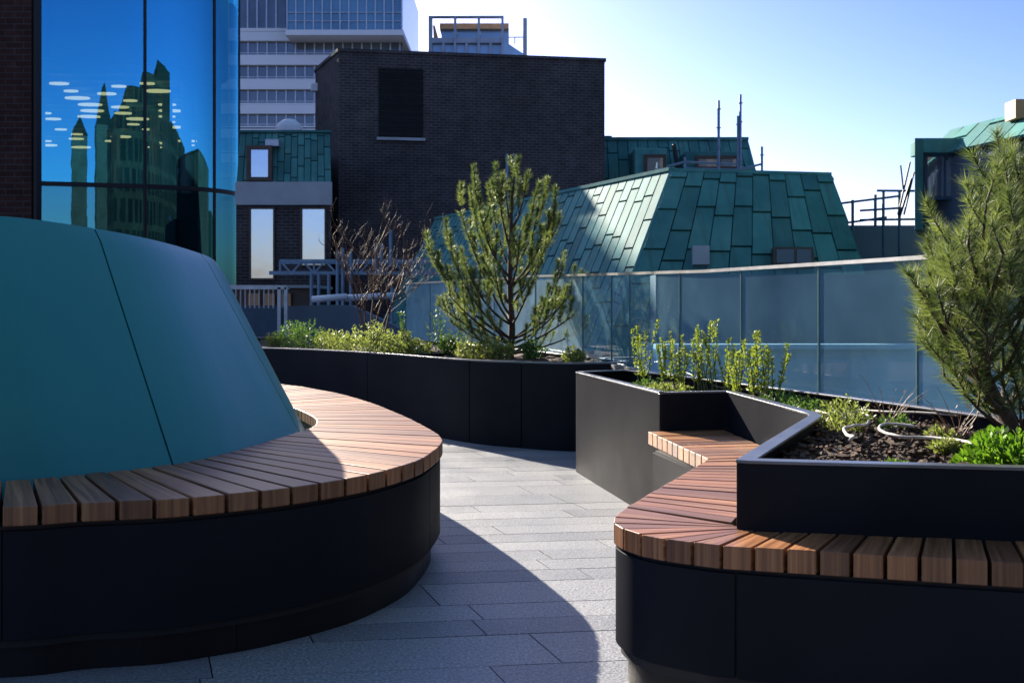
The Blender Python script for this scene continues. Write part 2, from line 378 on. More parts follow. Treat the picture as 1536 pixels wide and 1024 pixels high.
# ------------------------------------------------------------------ ground
g = MB(); g.quad((-1500, -1500, -14), (1500, -1500, -14), (1500, 1500, -14), (-1500, 1500, -14)); tag(g.build("ground", M["city"]), kind="structure")
g = MB(); g.box(-9, 4.5, -6, 15.6, -.6, -.006); tag(g.build("terrace_slab", M["dark"]), kind="structure")
g = MB()                                        # granite planks, laid in skewed rows
ra = R(7.0); ux = V(math.cos(ra), math.sin(ra), 0); jn = V(.345, -.94, 0) * -1
vv = jn / jn.dot(V(-ux.y, ux.x, 0))             # one metre across the rows, along the skewed joint
rng = random.Random(3); s = -2.0
while s < 16:
    h = rng.choice([.175, .175, .19, .30]); u = -10 + rng.random() * 1.2
    while u < 5.5:
        L = rng.choice([.6, .75, .9, 1.1, 1.3]); e = .0026
        c = [ux * (u + e) + vv * (s + e), ux * (u + L - e) + vv * (s + e), ux * (u + L - e) + vv * (s + h - e), ux * (u + e) + vv * (s + h - e)]
        mid = (c[0] + c[2]) / 2
        if -6 < mid.x < 3.2 and -1.5 < mid.y < 15:
            z = rng.uniform(-.0007, .0007)
            g.hexa([p + V(0, 0, -.03) for p in c], [p + V(0, 0, z) for p in c], rng.random())
        u += L
    s += h
tag(g.build("paving", M["granite"]), kind="structure")
g = MB(); g.box(-40, 60, 15.6, 46, -5.0, -1.6); g.box(4.5, 60, -10, 15.6, -5, -1.6)
tag(g.build("lower_roof", M["roofdeck"]), kind="structure")

# ------------------------------------------------------------------ curved bench round the teal drum
CEN = V(-2.75, 5.5, 0)
BZ = .54
outer = spline([(-1.56, 3.05), (-1.337, 3.123), (-1.118, 3.17), (-.934, 3.26), (-.78, 3.364), (-.645, 3.49), (-.506, 3.666), (-.384, 3.944), (-.336, 4.2), (-.314, 4.53), (-.354, 4.80), (-.433, 5.08), (-.606, 5.61), (-.82, 6.18), (-1.066, 6.75), (-1.37, 7.3), (-1.81, 7.89), (-2.5, 8.4), (-3.3, 8.45), (-4.2, 7.95), (-4.9, 6.9), (-5.1, 5.6), (-4.8, 4.4), (-4.1, 3.55), (-3.2, 3.1), (-2.3, 2.98)], 8, True)
inner = spline([(-1.82, 3.50), (-1.56, 3.66), (-1.31, 3.90), (-1.19, 4.2), (-1.10, 4.6), (-1.02, 5.05), (-1.045, 5.35), (-1.14, 5.65), (-1.31, 6.02), (-1.62, 6.5), (-2.1, 7.1), (-2.7, 7.45), (-3.4, 7.4), (-3.95, 6.9), (-4.25, 6.0), (-4.2, 5.0), (-3.75, 4.2), (-3.1, 3.65), (-2.4, 3.42)], 8, True)
def polar(curve):
    L = sorted((math.atan2(p.y - CEN.y, p.x - CEN.x), (p.xy - CEN.xy).length) for p in curve)
    def r(a):
        a = (a + math.pi) % (2 * math.pi) - math.pi; n = len(L)
        for i in range(n):
            a0, r0 = L[i - 1]; a1, r1 = L[i]
            if i == 0: a0 -= 2 * math.pi
            if a0 <= a <= a1: return r0 + (r1 - r0) * (a - a0) / max(1e-9, a1 - a0)
        a0, r0 = L[-1]; a1, r1 = L[0]; a1 += 2 * math.pi
        return r0 + (r1 - r0) * (a - a0) / max(1e-9, a1 - a0)
    return r
rin = polar(inner)
def slat(mb, o0, o1, i0, i1, zt, th, gap, rng):
    du = (o1 - o0).normalized() * gap / 2; dv = (i1 - i0); dv = dv.normalized() * min(gap / 2, dv.length * .06) if dv.length > 1e-6 else dv
    q = [o0 + du, o1 - du, i1 - dv, i0 + dv]; dz = rng.uniform(-.0012, .0012)
    f0 = len(mb.f)
    lo = [V(p.x, p.y, zt - th) for p in q]; hi = [V(p.x, p.y, zt + dz) for p in q]
    mb.hexa(lo, hi, rng.random()); ln = ((q[2] + q[3]) / 2 - (q[0] + q[1]) / 2).length; wd = (q[1] - q[0]).length; wi = (q[2] - q[3]).length; s_ = rng.random() * 9
    mb.uv[f0] = [(s_, 0), (s_ + ln, 0), (s_ + ln, wd), (s_, wd)]
    mb.uv[f0 + 1] = [(s_, 0), (s_, wd), (s_ + ln, wd / 2 + wi / 2), (s_ + ln, wd / 2 - wi / 2)]
    mb.uv[f0 + 2] = [(s_ + .02, 0), (s_ + .02, wd), (s_ + .05, wd), (s_ + .05, 0)]
    mb.uv[f0 + 3] = [(s_, 0), (s_ + ln, 0), (s_ + ln, th), (s_, th)]
    mb.uv[f0 + 4] = [(s_, 0), (s_, wi), (s_ + .03, wi), (s_ + .03, 0)]
    mb.uv[f0 + 5] = [(s_, 0), (s_ + ln, 0), (s_ + ln, th), (s_, th)]
rng = random.Random(11)
bench = thing("curved_bench", "large curved bench of brown timber slats on black steel, ringing the teal drum", "bench", (-2.75, 5.5, 0))
OUT = resample(outer, step=.112, closed=True); n = len(OUT)
sl = MB()
for i in range(n):
    o0, o1 = OUT[i], OUT[(i + 1) % n]
    a0 = math.atan2(o0.y - CEN.y, o0.x - CEN.x); a1 = math.atan2(o1.y - CEN.y, o1.x - CEN.x)
    slat(sl, o0, o1, CEN + V(math.cos(a0), math.sin(a0), 0) * rin(a0), CEN + V(math.cos(a1), math.sin(a1), 0) * rin(a1), BZ, .062, .012, rng)
sl.build("slat_seat", M["wood"], bench, bevel=.005, seg=2)
sk = MB(); fine = resample(outer, step=.04, closed=True); N_ = len(fine)
cuts = [0]; tot = 0
for i in range(N_): pass
def band(mb, lo, hi, o0, o1, z0, z1):
    pts = [fine[i % N_] for i in range(lo, hi + 1)]
    mb.ribbon(pts, o0, o1, z0, z1)
k = 0; step = 46
while k < N_:
    sk2 = MB(); hi = min(k + step, N_)
    pts = [fine[i % N_] for i in range(k, hi + 1)]
    d0 = (pts[1] - pts[0]).normalized() * .0012; pts[0] = pts[0] + d0; pts[-1] = pts[-1] - (pts[-1] - pts[-2]).normalized() * .0012
    sk2.ribbon(pts, .012, .028, .125, .462); sk2.build("skirt_panel", M["steel"], bench, smooth=False, bevel=.003, seg=2, angle=50); k = hi
k = 18
pl = MB(); j0 = k
while j0 < N_ + k:
    hi = min(j0 + 30, N_ + k); pts = [fine[i % N_] for i in range(j0, hi + 1)]
    pts[-1] = pts[-1] - (pts[-1] - pts[-2]).normalized() * .004
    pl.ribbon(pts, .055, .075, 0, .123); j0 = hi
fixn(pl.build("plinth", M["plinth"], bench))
fr = MB(); fr.ribbon(fine, .03, .09, .10, .474, True)
fin_ = resample(inner, step=.06, closed=True); fr.ribbon(fin_, -.05, -.01, .0, .474, True)
fixn(fr.build("seat_frame", M["dark"], bench))

# teal drum
base = [(-2.45, 3.50), (-1.82, 3.58), (-1.55, 3.73), (-1.33, 3.98), (-1.20, 4.3), (-1.135, 4.7), (-1.085, 5.05), (-1.16, 5.45), (-1.33, 5.9), (-1.58, 6.4), (-2.0, 6.95), (-2.7, 7.25), (-3.4, 7.15), (-3.9, 6.6), (-4.1, 5.8), (-4.0, 4.9), (-3.6, 4.1), (-3.05, 3.65)]
base = spline(base, 8, True); base = resample(base, n=180, closed=True)
drum = thing("teal_drum", "tall teal tapered drum rising from the middle of the curved bench", "drum wall", (-2.75, 5.5, 0))
TOPZ = 1.49
top = spline([(-2.6, 3.7), (-2.25, 3.68), (-1.95, 3.80), (-1.74, 4.13), (-1.62, 4.5), (-1.57, 4.94), (-1.585, 5.35), (-1.75, 5.9), (-2.1, 6.4), (-2.65, 6.6), (-3.15, 6.4), (-3.45, 5.8), (-3.5, 5.0), (-3.3, 4.2), (-2.95, 3.8)], 8, True)
rtop = polar(top); top_m = []
for p in base:
    a_ = math.atan2(p.y - CEN.y, p.x - CEN.x) - R(5.0); top_m.append(CEN + V(math.cos(a_), math.sin(a_), 0) * rtop(a_))
ztop = [1.495 - .062 * max(0, q.y - 3.85) + .010 * max(0, q.y - 5.3) ** 2 for q in top_m]
rings = []
for f in [-.57, -.3, 0, .25, .5, .7, .85, .94, .98, .992, 1.0]:
    g_ = f + max(0, f - .94) * .5
    rings.append([V(p.x + (q.x - p.x) * g_, p.y + (q.y - p.y) * g_, .54 + (zt_ - .54) * f) for p, q, zt_ in zip(base, top_m, ztop)])
seams = []
def nearest(pt): return min(range(len(base)), key=lambda i: (base[i].xy - Vector(pt)).length)
for pt in [(-1.38, 3.95), (-1.085, 5.05), (-1.75, 6.7), (-3.2, 7.25), (-4.05, 5.9), (-3.75, 4.3), (-2.75, 3.52)]: seams.append(nearest(pt))
seams.sort()
for q in range(len(seams)):
    i0 = seams[q]; i1 = seams[(q + 1) % len(seams)]
    if i1 <= i0: i1 += len(base)
    mb = MB(); rr = []
    for r_ in rings:
        row = [r_[i % len(base)].copy() for i in range(i0, i1 + 1)]
        gp = .0045
        row[0] = row[0] + (row[1] - row[0]).normalized() * gp; row[-1] = row[-1] + (row[-2] - row[-1]).normalized() * gp
        rr.append(row)
    rr = [[V(p.x, p.y, p.z) for p in row] for row in rr]
    mb.loft(rr, closed=False)
    o = mb.build("shell_panel", M["teal"], drum, smooth=True)
    so = o.modifiers.new("solid", 'SOLIDIFY'); so.thickness = .012; so.offset = -1; fixn(o); es = o.modifiers.new('split', 'EDGE_SPLIT'); es.split_angle = R(45)
mb = MB(); mb.loft([[V(p.x, p.y, q.z) for p, q in zip(offset([(a.x, a.y) for a in r_], .03, True), r_)] for r_ in rings[:-2]], True)
cap = [V(p.x, p.y, q.z - .005) for p, q in zip(offset([(a.x, a.y) for a in rings[-3]], .03, True), rings[-3])]
mb.add(cap, [tuple(range(len(cap)))]); mb.build("core", M["dark"], drum)
mb = MB(); mb.add([V(p.x, p.y, p.z - .004) for p in rings[-1]], [tuple(range(len(cap)))]); mb.build("lid", M["teal"], drum)

# ------------------------------------------------------------------ rear planter
def soil(poly, z, cell, name, label, amp=.05, clods=0, seed=1, region=None):
    mb = MB(); P = [(p[0], p[1]) for p in poly]
    from mathutils.geometry import tessellate_polygon
    tri = tessellate_polygon([[V(p[0], p[1], 0) for p in P]]); mb.add([V(p[0], p[1], z - .06) for p in P], tri, .3)
    x0 = min(p[0] for p in P); x1 = max(p[0] for p in P); y0 = min(p[1] for p in P); y1 = max(p[1] for p in P)
    nx = int((x1 - x0) / cell) + 1; ny = int((y1 - y0) / cell) + 1; idx = {}; rr = random.Random(seed)
    def hh(x, y): return z + amp * noise.noise(V(x * 2.2, y * 2.2, seed)) + amp * .8 * noise.noise(V(x * 9, y * 9, seed + 3)) + amp * .5 * noise.noise(V(x * 26, y * 26, seed))
    vs = []; fs = []
    for j in range(ny + 1):
        for i in range(nx + 1):
            x = x0 + i * cell; y = y0 + j * cell
            if inside(x, y, P): idx[i, j] = len(vs); vs.append(V(x, y, hh(x, y)))
    for (i, j) in list(idx):
        k = [(i, j), (i + 1, j), (i + 1, j + 1), (i, j + 1)]
        if all(q in idx for q in k): fs.append(tuple(idx[q] for q in k))
    b0 = len(mb.v); mb.v += vs
    for f in fs: mb.f.append([b0 + a for a in f]); mb.t.append(.3 + .3 * rr.random())
    for _ in range(clods):
        for _try in range(30):
            x = rr.uniform(x0, x1); y = rr.uniform(y0, y1)
            if region and not region(x, y): continue
            if inside(x, y, P): break
        else: continue
        r = rr.uniform(.004, .013) * (1.7 if rr.random() < .12 else 1); c = V(x, y, hh(x, y) + r * .3); vs_ = []
        for (a, b_) in ((0, 1), (.9, .35), (2.1, .35), (3.3, .35), (4.4, .35), (5.4, .35), (.3, -.5), (1.7, -.5), (3.0, -.5), (4.3, -.5)):
            q = r * rr.uniform(.7, 1.25); h = math.sqrt(max(0, 1 - b_ * b_)); vs_.append(c + V(math.cos(a) * h * q * 1.25, math.sin(a) * h * q, b_ * q * .8))
        mb.add(vs_, [(0, 1, 2), (0, 2, 3), (0, 3, 4), (0, 4, 5), (0, 5, 1), (1, 6, 7, 2), (2, 7, 8, 3), (3, 8, 9, 4), (4, 9, 6, 5), (5, 6, 1)], rr.random())
    tag(mb.build(name, M["soil"], uvs=False), label, "soil", kind="stuff"); return hh

RZ = .70
front = spline([(-6.2, 11.3), (-4.4, 11.35), (-2.74, 10.9), (-1.51, 9.93), (-.42, 8.52), (.10, 8.13), (.48, 7.95), (.80, 8.02)], 10)
back = spline([(.99, 8.30), (.80, 8.75), (.55, 9.35), (.10, 10.6), (-.40, 11.7), (-1.45, 13.75), (-3.0, 14.6), (-6.2, 14.7)], 10)
rp = thing("long_rear_planter", "long black steel planter full of pale shrubs, bare shrub and pine, farthest back", "planter", (-1.0, 10, 0))
fr_ = resample(front, step=.06); joints = [4.9, 6.35, 8.0, 9.0]
L = 0; cutidx = [0]; tgt = [on(540, 529, RZ), on(693, 540, RZ), on(785, 543, RZ)]
for g_ in tgt: cutidx.append(min(range(len(fr_)), key=lambda i: (fr_[i].xy - g_.xy).length))
cutidx.append(len(fr_) - 1)
for a, b_ in zip(cutidx, cutidx[1:]):
    pts = [p.copy() for p in fr_[a:b_ + 1]]; pts[0] += (pts[1] - pts[0]).normalized() * .004; pts[-1] += (pts[-2] - pts[-1]).normalized() * .004
    mb = MB(); mb.ribbon(pts, 0, .014, .0, RZ - .006); mb.build("wall_panel", M["steel"], rp, bevel=.002, seg=1)
mb = MB(); mb.ribbon(fr_, .016, .03, 0, RZ - .02); loop = fr_ + resample(back, step=.1); mb.ribbon(resample(back, step=.1), 0, .03, 0, RZ - .01); fixn(mb.build("liner", M["plinth"], rp))
mb = MB(); mb.ribbon(loop, -.002, .05, RZ - .008, RZ + .006, True); fixn(mb.build("rim", M["steel_rim"], rp, bevel=.003))
poly_r = offset(loop, .045, True)
hr = soil(poly_r, .655, .07, "rear_soil", "dark soil filling the long rear planter", .05, 500, 2, lambda x, y: x > -3.4)

# ------------------------------------------------------------------ zigzag planter with its bench
PZ = .69
zig = [(.83, 7.26, .05), (.432, 7.04, .09), (.786, 5.31, .012), (1.157, 5.39, .01), (1.272, 4.24, .10), (.668, 2.975, .0), (.700, 2.958, .0), (1.448, 2.828, .0), (2.42, 2.66, .05), (2.34, 3.2, .2), (1.90, 4.55, .3), (1.62, 5.35, .3), (1.10, 6.72, .3)]
zp = rounded(zig, .05)
zpl = thing("zigzag_planter", "angular black steel planter with open soil bed, folded round the small timber seat", "planter", (1.2, 5, 0))
mb = MB(); mb.ribbon(zp, 0, .014, .0, PZ - .004, True); fixn(mb.build("wall", M["steel"], zpl, bevel=.002, seg=1))
mb = MB(); mb.ribbon(zp, -.003, .050, PZ - .004, PZ + .006, True); fixn(mb.build("rim", M["steel_rim"], zpl, bevel=.003))
mb = MB()                                        # folded corner strips, proud of the walls
def vstrip(p, q, z0, z1, out=.004, th=.004):
    p = V(*p, 0); q = V(*q, 0); d = (q - p).normalized(); nn = V(d.y, -d.x, 0)
    mb.hexa([V(*(p + nn * a).xy, z0) for a in (0,)] + [V(*(q).xy, z0), V(*(q + nn * out).xy, z0), V(*(p + nn * out).xy, z0)], [V(*p.xy, z1), V(*q.xy, z1), V(*(q + nn * out).xy, z1), V(*(p + nn * out).xy, z1)])
o = mb
zin = offset([(p.x, p.y) for p in zp], .03, True)
hz = soil(zin, .615, .028, "planter_soil", "dark crumbly soil in the angular planter, littered with bark pieces", .04, 5200, 5, lambda x, y: y < 5)

SZ = .49
ob = [(.70, 5.07), (.85, 4.34), (.378, 3.30), (.330, 3.17), (.308, 3.09), (.318, 3.015), (.345, 2.946), (.39, 2.886), (.443, 2.845), (.507, 2.806), (.579, 2.768), (.83, 2.69), (1.296, 2.575), (2.4, 2.30)]
seat = thing("zigzag_bench", "low bench of brown timber slats fanning round the corner of the angular planter", "bench", (.9, 3.6, 0))
rng = random.Random(5); sl = MB()
def lerp2(a, b_, t): return V(a[0] + (b_[0] - a[0]) * t, a[1] + (b_[1] - a[1]) * t, 0)
def run(o0, o1, i0, i1, pitch, gap=.010):
    o0, o1, i0, i1 = [V(*p, 0) for p in (o0, o1, i0, i1)]
    n = max(1, round(max((o1 - o0).length, (i1 - i0).length) / pitch))
    for k in range(n): slat(sl, o0.lerp(o1, k / n), o0.lerp(o1, (k + 1) / n), i0.lerp(i1, k / n), i0.lerp(i1, (k + 1) / n), SZ, .065, gap, rng)
run((.72, 5.295), (.85, 4.34), (1.135, 5.37), (1.22, 4.40), .085)           # nook
run((.85, 4.33), (.378, 3.30), (1.222, 4.39), (.672, 3.06), .085)           # arm
fan_o = resample([V(*p, 0) for p in ob[2:11]], step=.084); fan_c0 = V(.662, 3.04, 0); fan_c1 = V(.715, 2.95, 0)
nf = len(fan_o) - 1
for k in range(nf):
    slat(sl, fan_o[k], fan_o[k + 1], fan_c0.lerp(fan_c1, k / nf), fan_c0.lerp(fan_c1, (k + 1) / nf), SZ, .065, .010, rng)
run((.579, 2.768), (2.4, 2.30), (.715, 2.95), (2.42, 2.63), .086)
sl.build("slat_seat", M["wood"], seat, bevel=.005, seg=2)
ob2 = rounded([(p[0], p[1], .04 if i == 1 else .0) for i, p in enumerate(ob)], .0, closed=False)
ob2 = [V(p.x, p.y, 0) for p in ob2]
smooth_corner = spline(ob[2:12], 6)
path = [V(*ob[0], 0), V(*ob[1], 0)] + smooth_corner + [V(*ob[12], 0), V(*ob[13], 0)]
# cut the skirt where the photo shows its upright joint
jc = min(range(len(path)), key=lambda i: (path[i].xy - Vector((.60, 2.762))).length)
for a, b_ in ((0, jc), (jc, len(path) - 1)):
    pts = [p.copy() for p in path[a:b_ + 1]]
    if a: pts[0] += (pts[1] - pts[0]).normalized() * .006
    mb = MB(); mb.ribbon(pts, .012, .026, .120, .412); fixn(mb.build("skirt_panel", M["steel"], seat, bevel=.003))
mb = MB()
for a, b_ in ((0, jc), (jc, len(path) - 1)):
    pts = [p.copy() for p in path[a:b_ + 1]]
    if a: pts[0] += (pts[1] - pts[0]).normalized() * .005
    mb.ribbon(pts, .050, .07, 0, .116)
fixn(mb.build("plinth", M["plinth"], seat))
mb = MB(); mb.ribbon(path, .028, .09, .09, .422); fixn(mb.build("seat_frame", M["dark"], seat))

# ------------------------------------------------------------------ glass balustrade
gp = spline([(2.50, 2.5), (2.33, 3.4), (1.98, 4.62), (1.70, 5.42), (1.18, 6.85), (.98, 7.75), (.70, 8.9), (.17, 10.72), (-.34, 11.9), (-1.50, 14.1)], 10)
gp = resample(gp, step=.03)
def gtop(p): return 1.385 + (1.475 - 1.385) * max(0, min(1, (p.y - 6.6) / 4))
bal = thing("glass_balustrade", "long curved frameless glass balustrade with bright metal handrail behind the planters", "balustrade", (1.0, 8, 0))
cuts = []
for px in (1378, 1230, 1113, 1021, 945, 917, 875, 803, 742, 690, 645):
    cuts.append(min(range(len(gp)), key=lambda i: abs(gp[i].x / gp[i].y - (px - 768) / FPX) + (0 if gp[i].y > 3.9 else 9)))
cuts = [0] + cuts + [len(gp) - 1]
for a, b_ in zip(cuts, cuts[1:]):
    pts = gp[a:b_ + 1]
    if len(pts) < 2: continue
    pts = [p.copy() for p in pts]; pts[0] += (pts[1] - pts[0]).normalized() * .005; pts[-1] += (pts[-2] - pts[-1]).normalized() * .005
    mb = MB(); lo = [V(p.x, p.y, .655) for p in pts]; hi = [V(p.x, p.y, gtop(p) - .012) for p in pts]
    if b_ == len(gp) - 1: lo[-1] = lo[max(0, len(lo) - 14)]
    mb.loft([lo, hi], closed=False); mb.build("glass_panel", M["frosted"] if gp[a].y > 8.6 else M["balglass"], bal, smooth=True)
    e = MB(); p = gp[b_]; q = gp[b_ - 1]; d = (p - q).normalized() * .004; nn = V(-d.y, d.x, 0).normalized() * .007
    if b_ < len(gp) - 1:
        e.hexa([V(*(p - d - nn).xy, .66), V(*(p + d - nn).xy, .66), V(*(p + d + nn).xy, .66), V(*(p - d + nn).xy, .66)], [V(*(p - d - nn).xy, gtop(p) - .012), V(*(p + d - nn).xy, gtop(p) - .012), V(*(p + d + nn).xy, gtop(p) - .012), V(*(p - d + nn).xy, gtop(p) - .012)])
        e.build("edge_joint", M["joint"], bal)
mb = MB(); A = offset(gp, -.016); B = offset(gp, .016); vs = []; fs = []
for i, p in enumerate(gp):
    z = gtop(p); vs += [(A[i].x, A[i].y, z - .012), (B[i].x, B[i].y, z - .012), (B[i].x, B[i].y, z + .008), (A[i].x, A[i].y, z + .008)]
for i in range(len(gp) - 1):
    for k in range(4): fs.append((i * 4 + k, i * 4 + (k + 1) % 4, (i + 1) * 4 + (k + 1) % 4, (i + 1) * 4 + k))
mb.add(vs, fs); fixn(mb.build("handrail", M["alu"], bal))
mb = MB(); mb.ribbon(gp, -.03, .03, -.3, .655); mb.ribbon(gp, .03, .045, .60, .675); fixn(mb.build("base_channel", M["alu"], bal))

# ------------------------------------------------------------------ planting
def needles(mb, pts, length, width, per_m, rng, spread=60):
    age = rng.random() ** 1.2; per_m *= rng.uniform(.65, 1.2); length *= rng.uniform(.8, 1.2)
    for a, b_ in zip(pts, pts[1:]):
        d = b_ - a; L = d.length
        if L < 1e-6: continue
        ax = d / L; o1 = ax.orthogonal().normalized(); o2 = ax.cross(o1)
        n = max(1, int(L * per_m + rng.random()))
        for _ in range(n):
            p = a + d * rng.random(); t = rng.random() * 6.283; e = o1 * math.cos(t) + o2 * math.sin(t); s = R(spread + rng.uniform(-16, 16))
            q = p + (ax * math.cos(s) + e * math.sin(s) + V(0, 0, .12)) * length * rng.uniform(.7, 1.15)
            wd = V(rng.uniform(-1, 1), rng.uniform(-1, 1), rng.uniform(-1, 1)).normalized() * width
            b0 = len(mb.v); mb.v += [p - wd / 2, p + wd / 2, q]; mb.f.append([b0, b0 + 1, b0 + 2]); mb.t.append(min(1, max(0, age * .75 + rng.random() * .3)))
def bez(a, b_, c, n=6): return [a * (1 - t) ** 2 + b_ * 2 * t * (1 - t) + c * t * t for t in [i / n for i in range(n + 1)]]
def pine(root, trunk, trad, branches, rng, nl, nw, dens, shoot, sh_n, up=.75, brad=.012, bare=5):
    """branches: list of (trunk parameter 0..1, tip point)."""
    tk = MB(); cr = MB(); T = resample(spline(trunk, 6), n=40)
    tk.tube(T, [trad * (1 - .82 * i / 40) + .003 for i in range(41)], 8)
    needles(cr, T[31:], nl, nw, dens, rng)
    for k in range(3):
        a = T[-1]; q = a + V(rng.uniform(-.5, .5), rng.uniform(-.5, .5), 1.2).normalized() * shoot * .8; needles(cr, bez(a, (a + q) / 2, q, 3), nl, nw, dens, rng); tk.tube([a, q], [.004, .0015], 5)
    for tp, tip in branches:
        a = T[int(tp * 40)]; tip = Vector(tip); L = (tip - a).length
        h = V(tip.x - a.x, tip.y - a.y, 0); mid = a + h * .62 + V(0, 0, (tip.z - a.z) * .28) + V(rng.uniform(-1, 1), rng.uniform(-1, 1), rng.uniform(-1, 1)) * L * .06
        B = bez(a, mid, tip, 10); r0 = brad * min(1, .4 + L); tk.tube(B, [r0 * (1 - .8 * i / 10) + .0015 for i in range(11)], 6)
        needles(cr, B[bare:], nl, nw, dens * .8, rng)
        ns = max(2, int(sh_n * L))
        for k in range(ns):
            f = .30 + .70 * (k + rng.random()) / ns; i = min(9, int(f * 10)); p = B[i].lerp(B[i + 1], f * 10 - i)
            d = (B[i + 1] - B[i]).normalized(); side = V(-d.y, d.x, 0).normalized() * (1 if k % 2 else -1) * rng.uniform(.2, 1.0)
            v = (d * .8 + side + V(0, 0, up * rng.uniform(.6, 1.4))).normalized(); l = shoot * rng.uniform(.45, 1.4) * (1.15 - .3 * f)
            q = p + v * l + V(0, 0, l * .22); S = bez(p, p + v * l * .55, q, 4)
            tk.tube(S, [.0045, .004, .003, .002, .001], 4); needles(cr, S[1:], nl, nw, dens, rng); needles(cr, S[3:], nl, nw, dens * .8, rng, 32)
    tk.build("trunk", M["bark"], root, smooth=True, uvs=False); cr.build("crown", M["needle"], root, uvs=False)

rng = random.Random(21)
Y = 9.5
pr = thing("young_pine_tree", "young bushy pine in the long rear planter, in front of the glass balustrade", "pine tree", at(765, 543, Y))
trunk = [at(765, 545, Y), at(766, 520, Y), at(768, 490, Y), at(765, 430, Y + .03), at(766, 360, Y), at(768, 300, Y), at(772, 258, Y)]
br = []
for (px, py, tp, dy) in [(668, 350, .14, -.1), (655, 395, .13, .2), (640, 372, .14, .25), (690, 318, .2, -.2), (706, 300, .3, .15), (672, 440, .12, -.25), (655, 455, .1, .1), (712, 285, .42, -.1), (735, 290, .5, .2), (724, 330, .45, -.35), (700, 400, .2, -.4), (745, 270, .62, -.08),
        (755, 262, .7, .08), (790, 262, .7, -.1), (803, 290, .55, .12), (822, 285, .48, .1), (834, 305, .42, -.1), (826, 345, .36, .3), (818, 370, .3, -.3), (840, 330, .4, -.05), (845, 400, .14, .15), (866, 428, .13, -.05), (878, 408, .13, .2), (868, 465, .08, -.12), (880, 490, .07, .1), (846, 450, .1, -.3), (800, 420, .2, -.45), (742, 400, .25, -.5), (780, 350, .4, -.4), (760, 330, .5, .4), (730, 470, .1, -.3), (700, 490, .07, -.1), (675, 480, .08, .3), (810, 490, .07, -.2), (745, 430, .2, .5), (795, 390, .3, .5)]:
    br.append((tp, at(px, py, Y + dy * 1.3)))
pine(pr, trunk, .034, br, rng, .056, .0070, 950, .19, 8.5, 1.1, .012, 7)

pr2 = thing("leaning_pine_tree", "dense long needled pine with forked dark stems at the end of the angular planter", "pine tree", at(1530, 668, 3.5))
rng = random.Random(33); Y = 3.52
trunk = [at(1548, 690, Y), at(1520, 640, Y), at(1492, 596, Y + .02), at(1472, 540, Y), at(1470, 470, Y), at(1478, 400, Y), at(1490, 330, Y - .02), at(1504, 276, Y)]
br = []
spec = [(1390, 496, .30, .0), (1388, 460, .35, .1), (1410, 412, .40, -.12), (1398, 378, .48, .1), (1424, 352, .55, -.1), (1456, 330, .6, .05), (1464, 296, .68, -.05), (1474, 312, .7, .15), (1505, 238, .92, .0), (1520, 262, .88, .06), (1492, 268, .9, -.05), (1530, 260, .75, -.1), (1400, 500, .28, .25), (1420, 545, .2, -.1), (1410, 450, .38, -.3), (1430, 400, .45, -.32), (1452, 368, .55, -.3), (1478, 340, .6, .3), (1480, 300, .65, -.2), (1540, 300, .6, .1), (1560, 340, .5, -.1), (1570, 400, .4, .1), (1590, 450, .3, -.1), (1530, 350, .5, -.3), (1520, 430, .4, -.35), (1540, 480, .3, -.25), (1570, 520, .2, .2), (1490, 420, .45, .35), (1450, 470, .35, .35), (1480, 500, .3, -.36), (1450, 520, .22, -.25), (1500, 540, .2, .3), (1550, 560, .12, -.2), (1400, 380, .42, .3), (1446, 356, .52, .3), (1390, 430, .36, -.2), (1505, 380, .5, -.35), (1555, 420, .38, -.3), (1500, 270, .75, .15), (1470, 430, .4, -.15), (1460, 380, .5, .1), (1530, 540, .15, .1), (1395, 520, .26, .1), (1415, 562, .18, .0), (1446, 590, .12, -.15), (1478, 604, .10, .2), (1530, 606, .08, -.15), (1408, 428, .38, -.05), (1392, 480, .3, .2), (1535, 240, .85, .05), (1556, 272, .75, -.08), (1545, 322, .6, .12), (1524, 300, .7, -.15), (1582, 325, .55, .05), (1376, 505, .26, .08), (1384, 440, .36, -.18), (1430, 372, .5, -.1), (1560, 380, .48, .2), (1590, 380, .45, -.2)]
for (px, py, tp, dy) in spec: br.append((tp, at(px, py, Y + dy * 1.15)))
pine(pr2, trunk, .026, br, rng, .056, .0030, 1350, .13, 11, .6, .011, 8)

# bare deciduous shrub
rng = random.Random(8)
bs = thing("bare_shrub", "leafless brown shrub with many thin upright twigs in the long rear planter", "shrub", at(562, 505, 11.2))
mb = MB()
def twig(p, d, L, r, lev):
    n = 6; pts = [p]; dd = d.normalized()
    for i in range(n):
        dd = (dd + V(rng.uniform(-1, 1), rng.uniform(-1, 1), rng.uniform(-.3, 1)) * .17).normalized(); pts.append(pts[-1] + dd * L / n)
    mb.tube(pts, [r * (1 - .65 * i / n) for i in range(n + 1)], 5)
    if lev <= 0: return
    for k in range(rng.choice([4, 5, 6]) if lev > 1 else rng.choice([3, 4, 5])):
        i = rng.randint(2, n); a = pts[i]; s = V(rng.uniform(-1, 1), rng.uniform(-1, 1), rng.uniform(-.1, .7)).normalized()
        twig(a, (dd * .75 + s).normalized(), L * rng.uniform(.35, .62), max(.0022, r * .5), lev - 1)
b0 = at(558, 512, 11.2)
for k, (dx, dy) in enumerate([(-.30, .1), (-.16, -.1), (-.04, .15), (.08, -.1), (.22, .05), (.36, .1)]):
    twig(b0 + V(dx * .3, dy * .4, 0), V(dx * .9, dy, 1), rng.uniform(.75, 1.0), .013, 3)
mb.build("branches", M["twig"], bs, smooth=True, uvs=False)

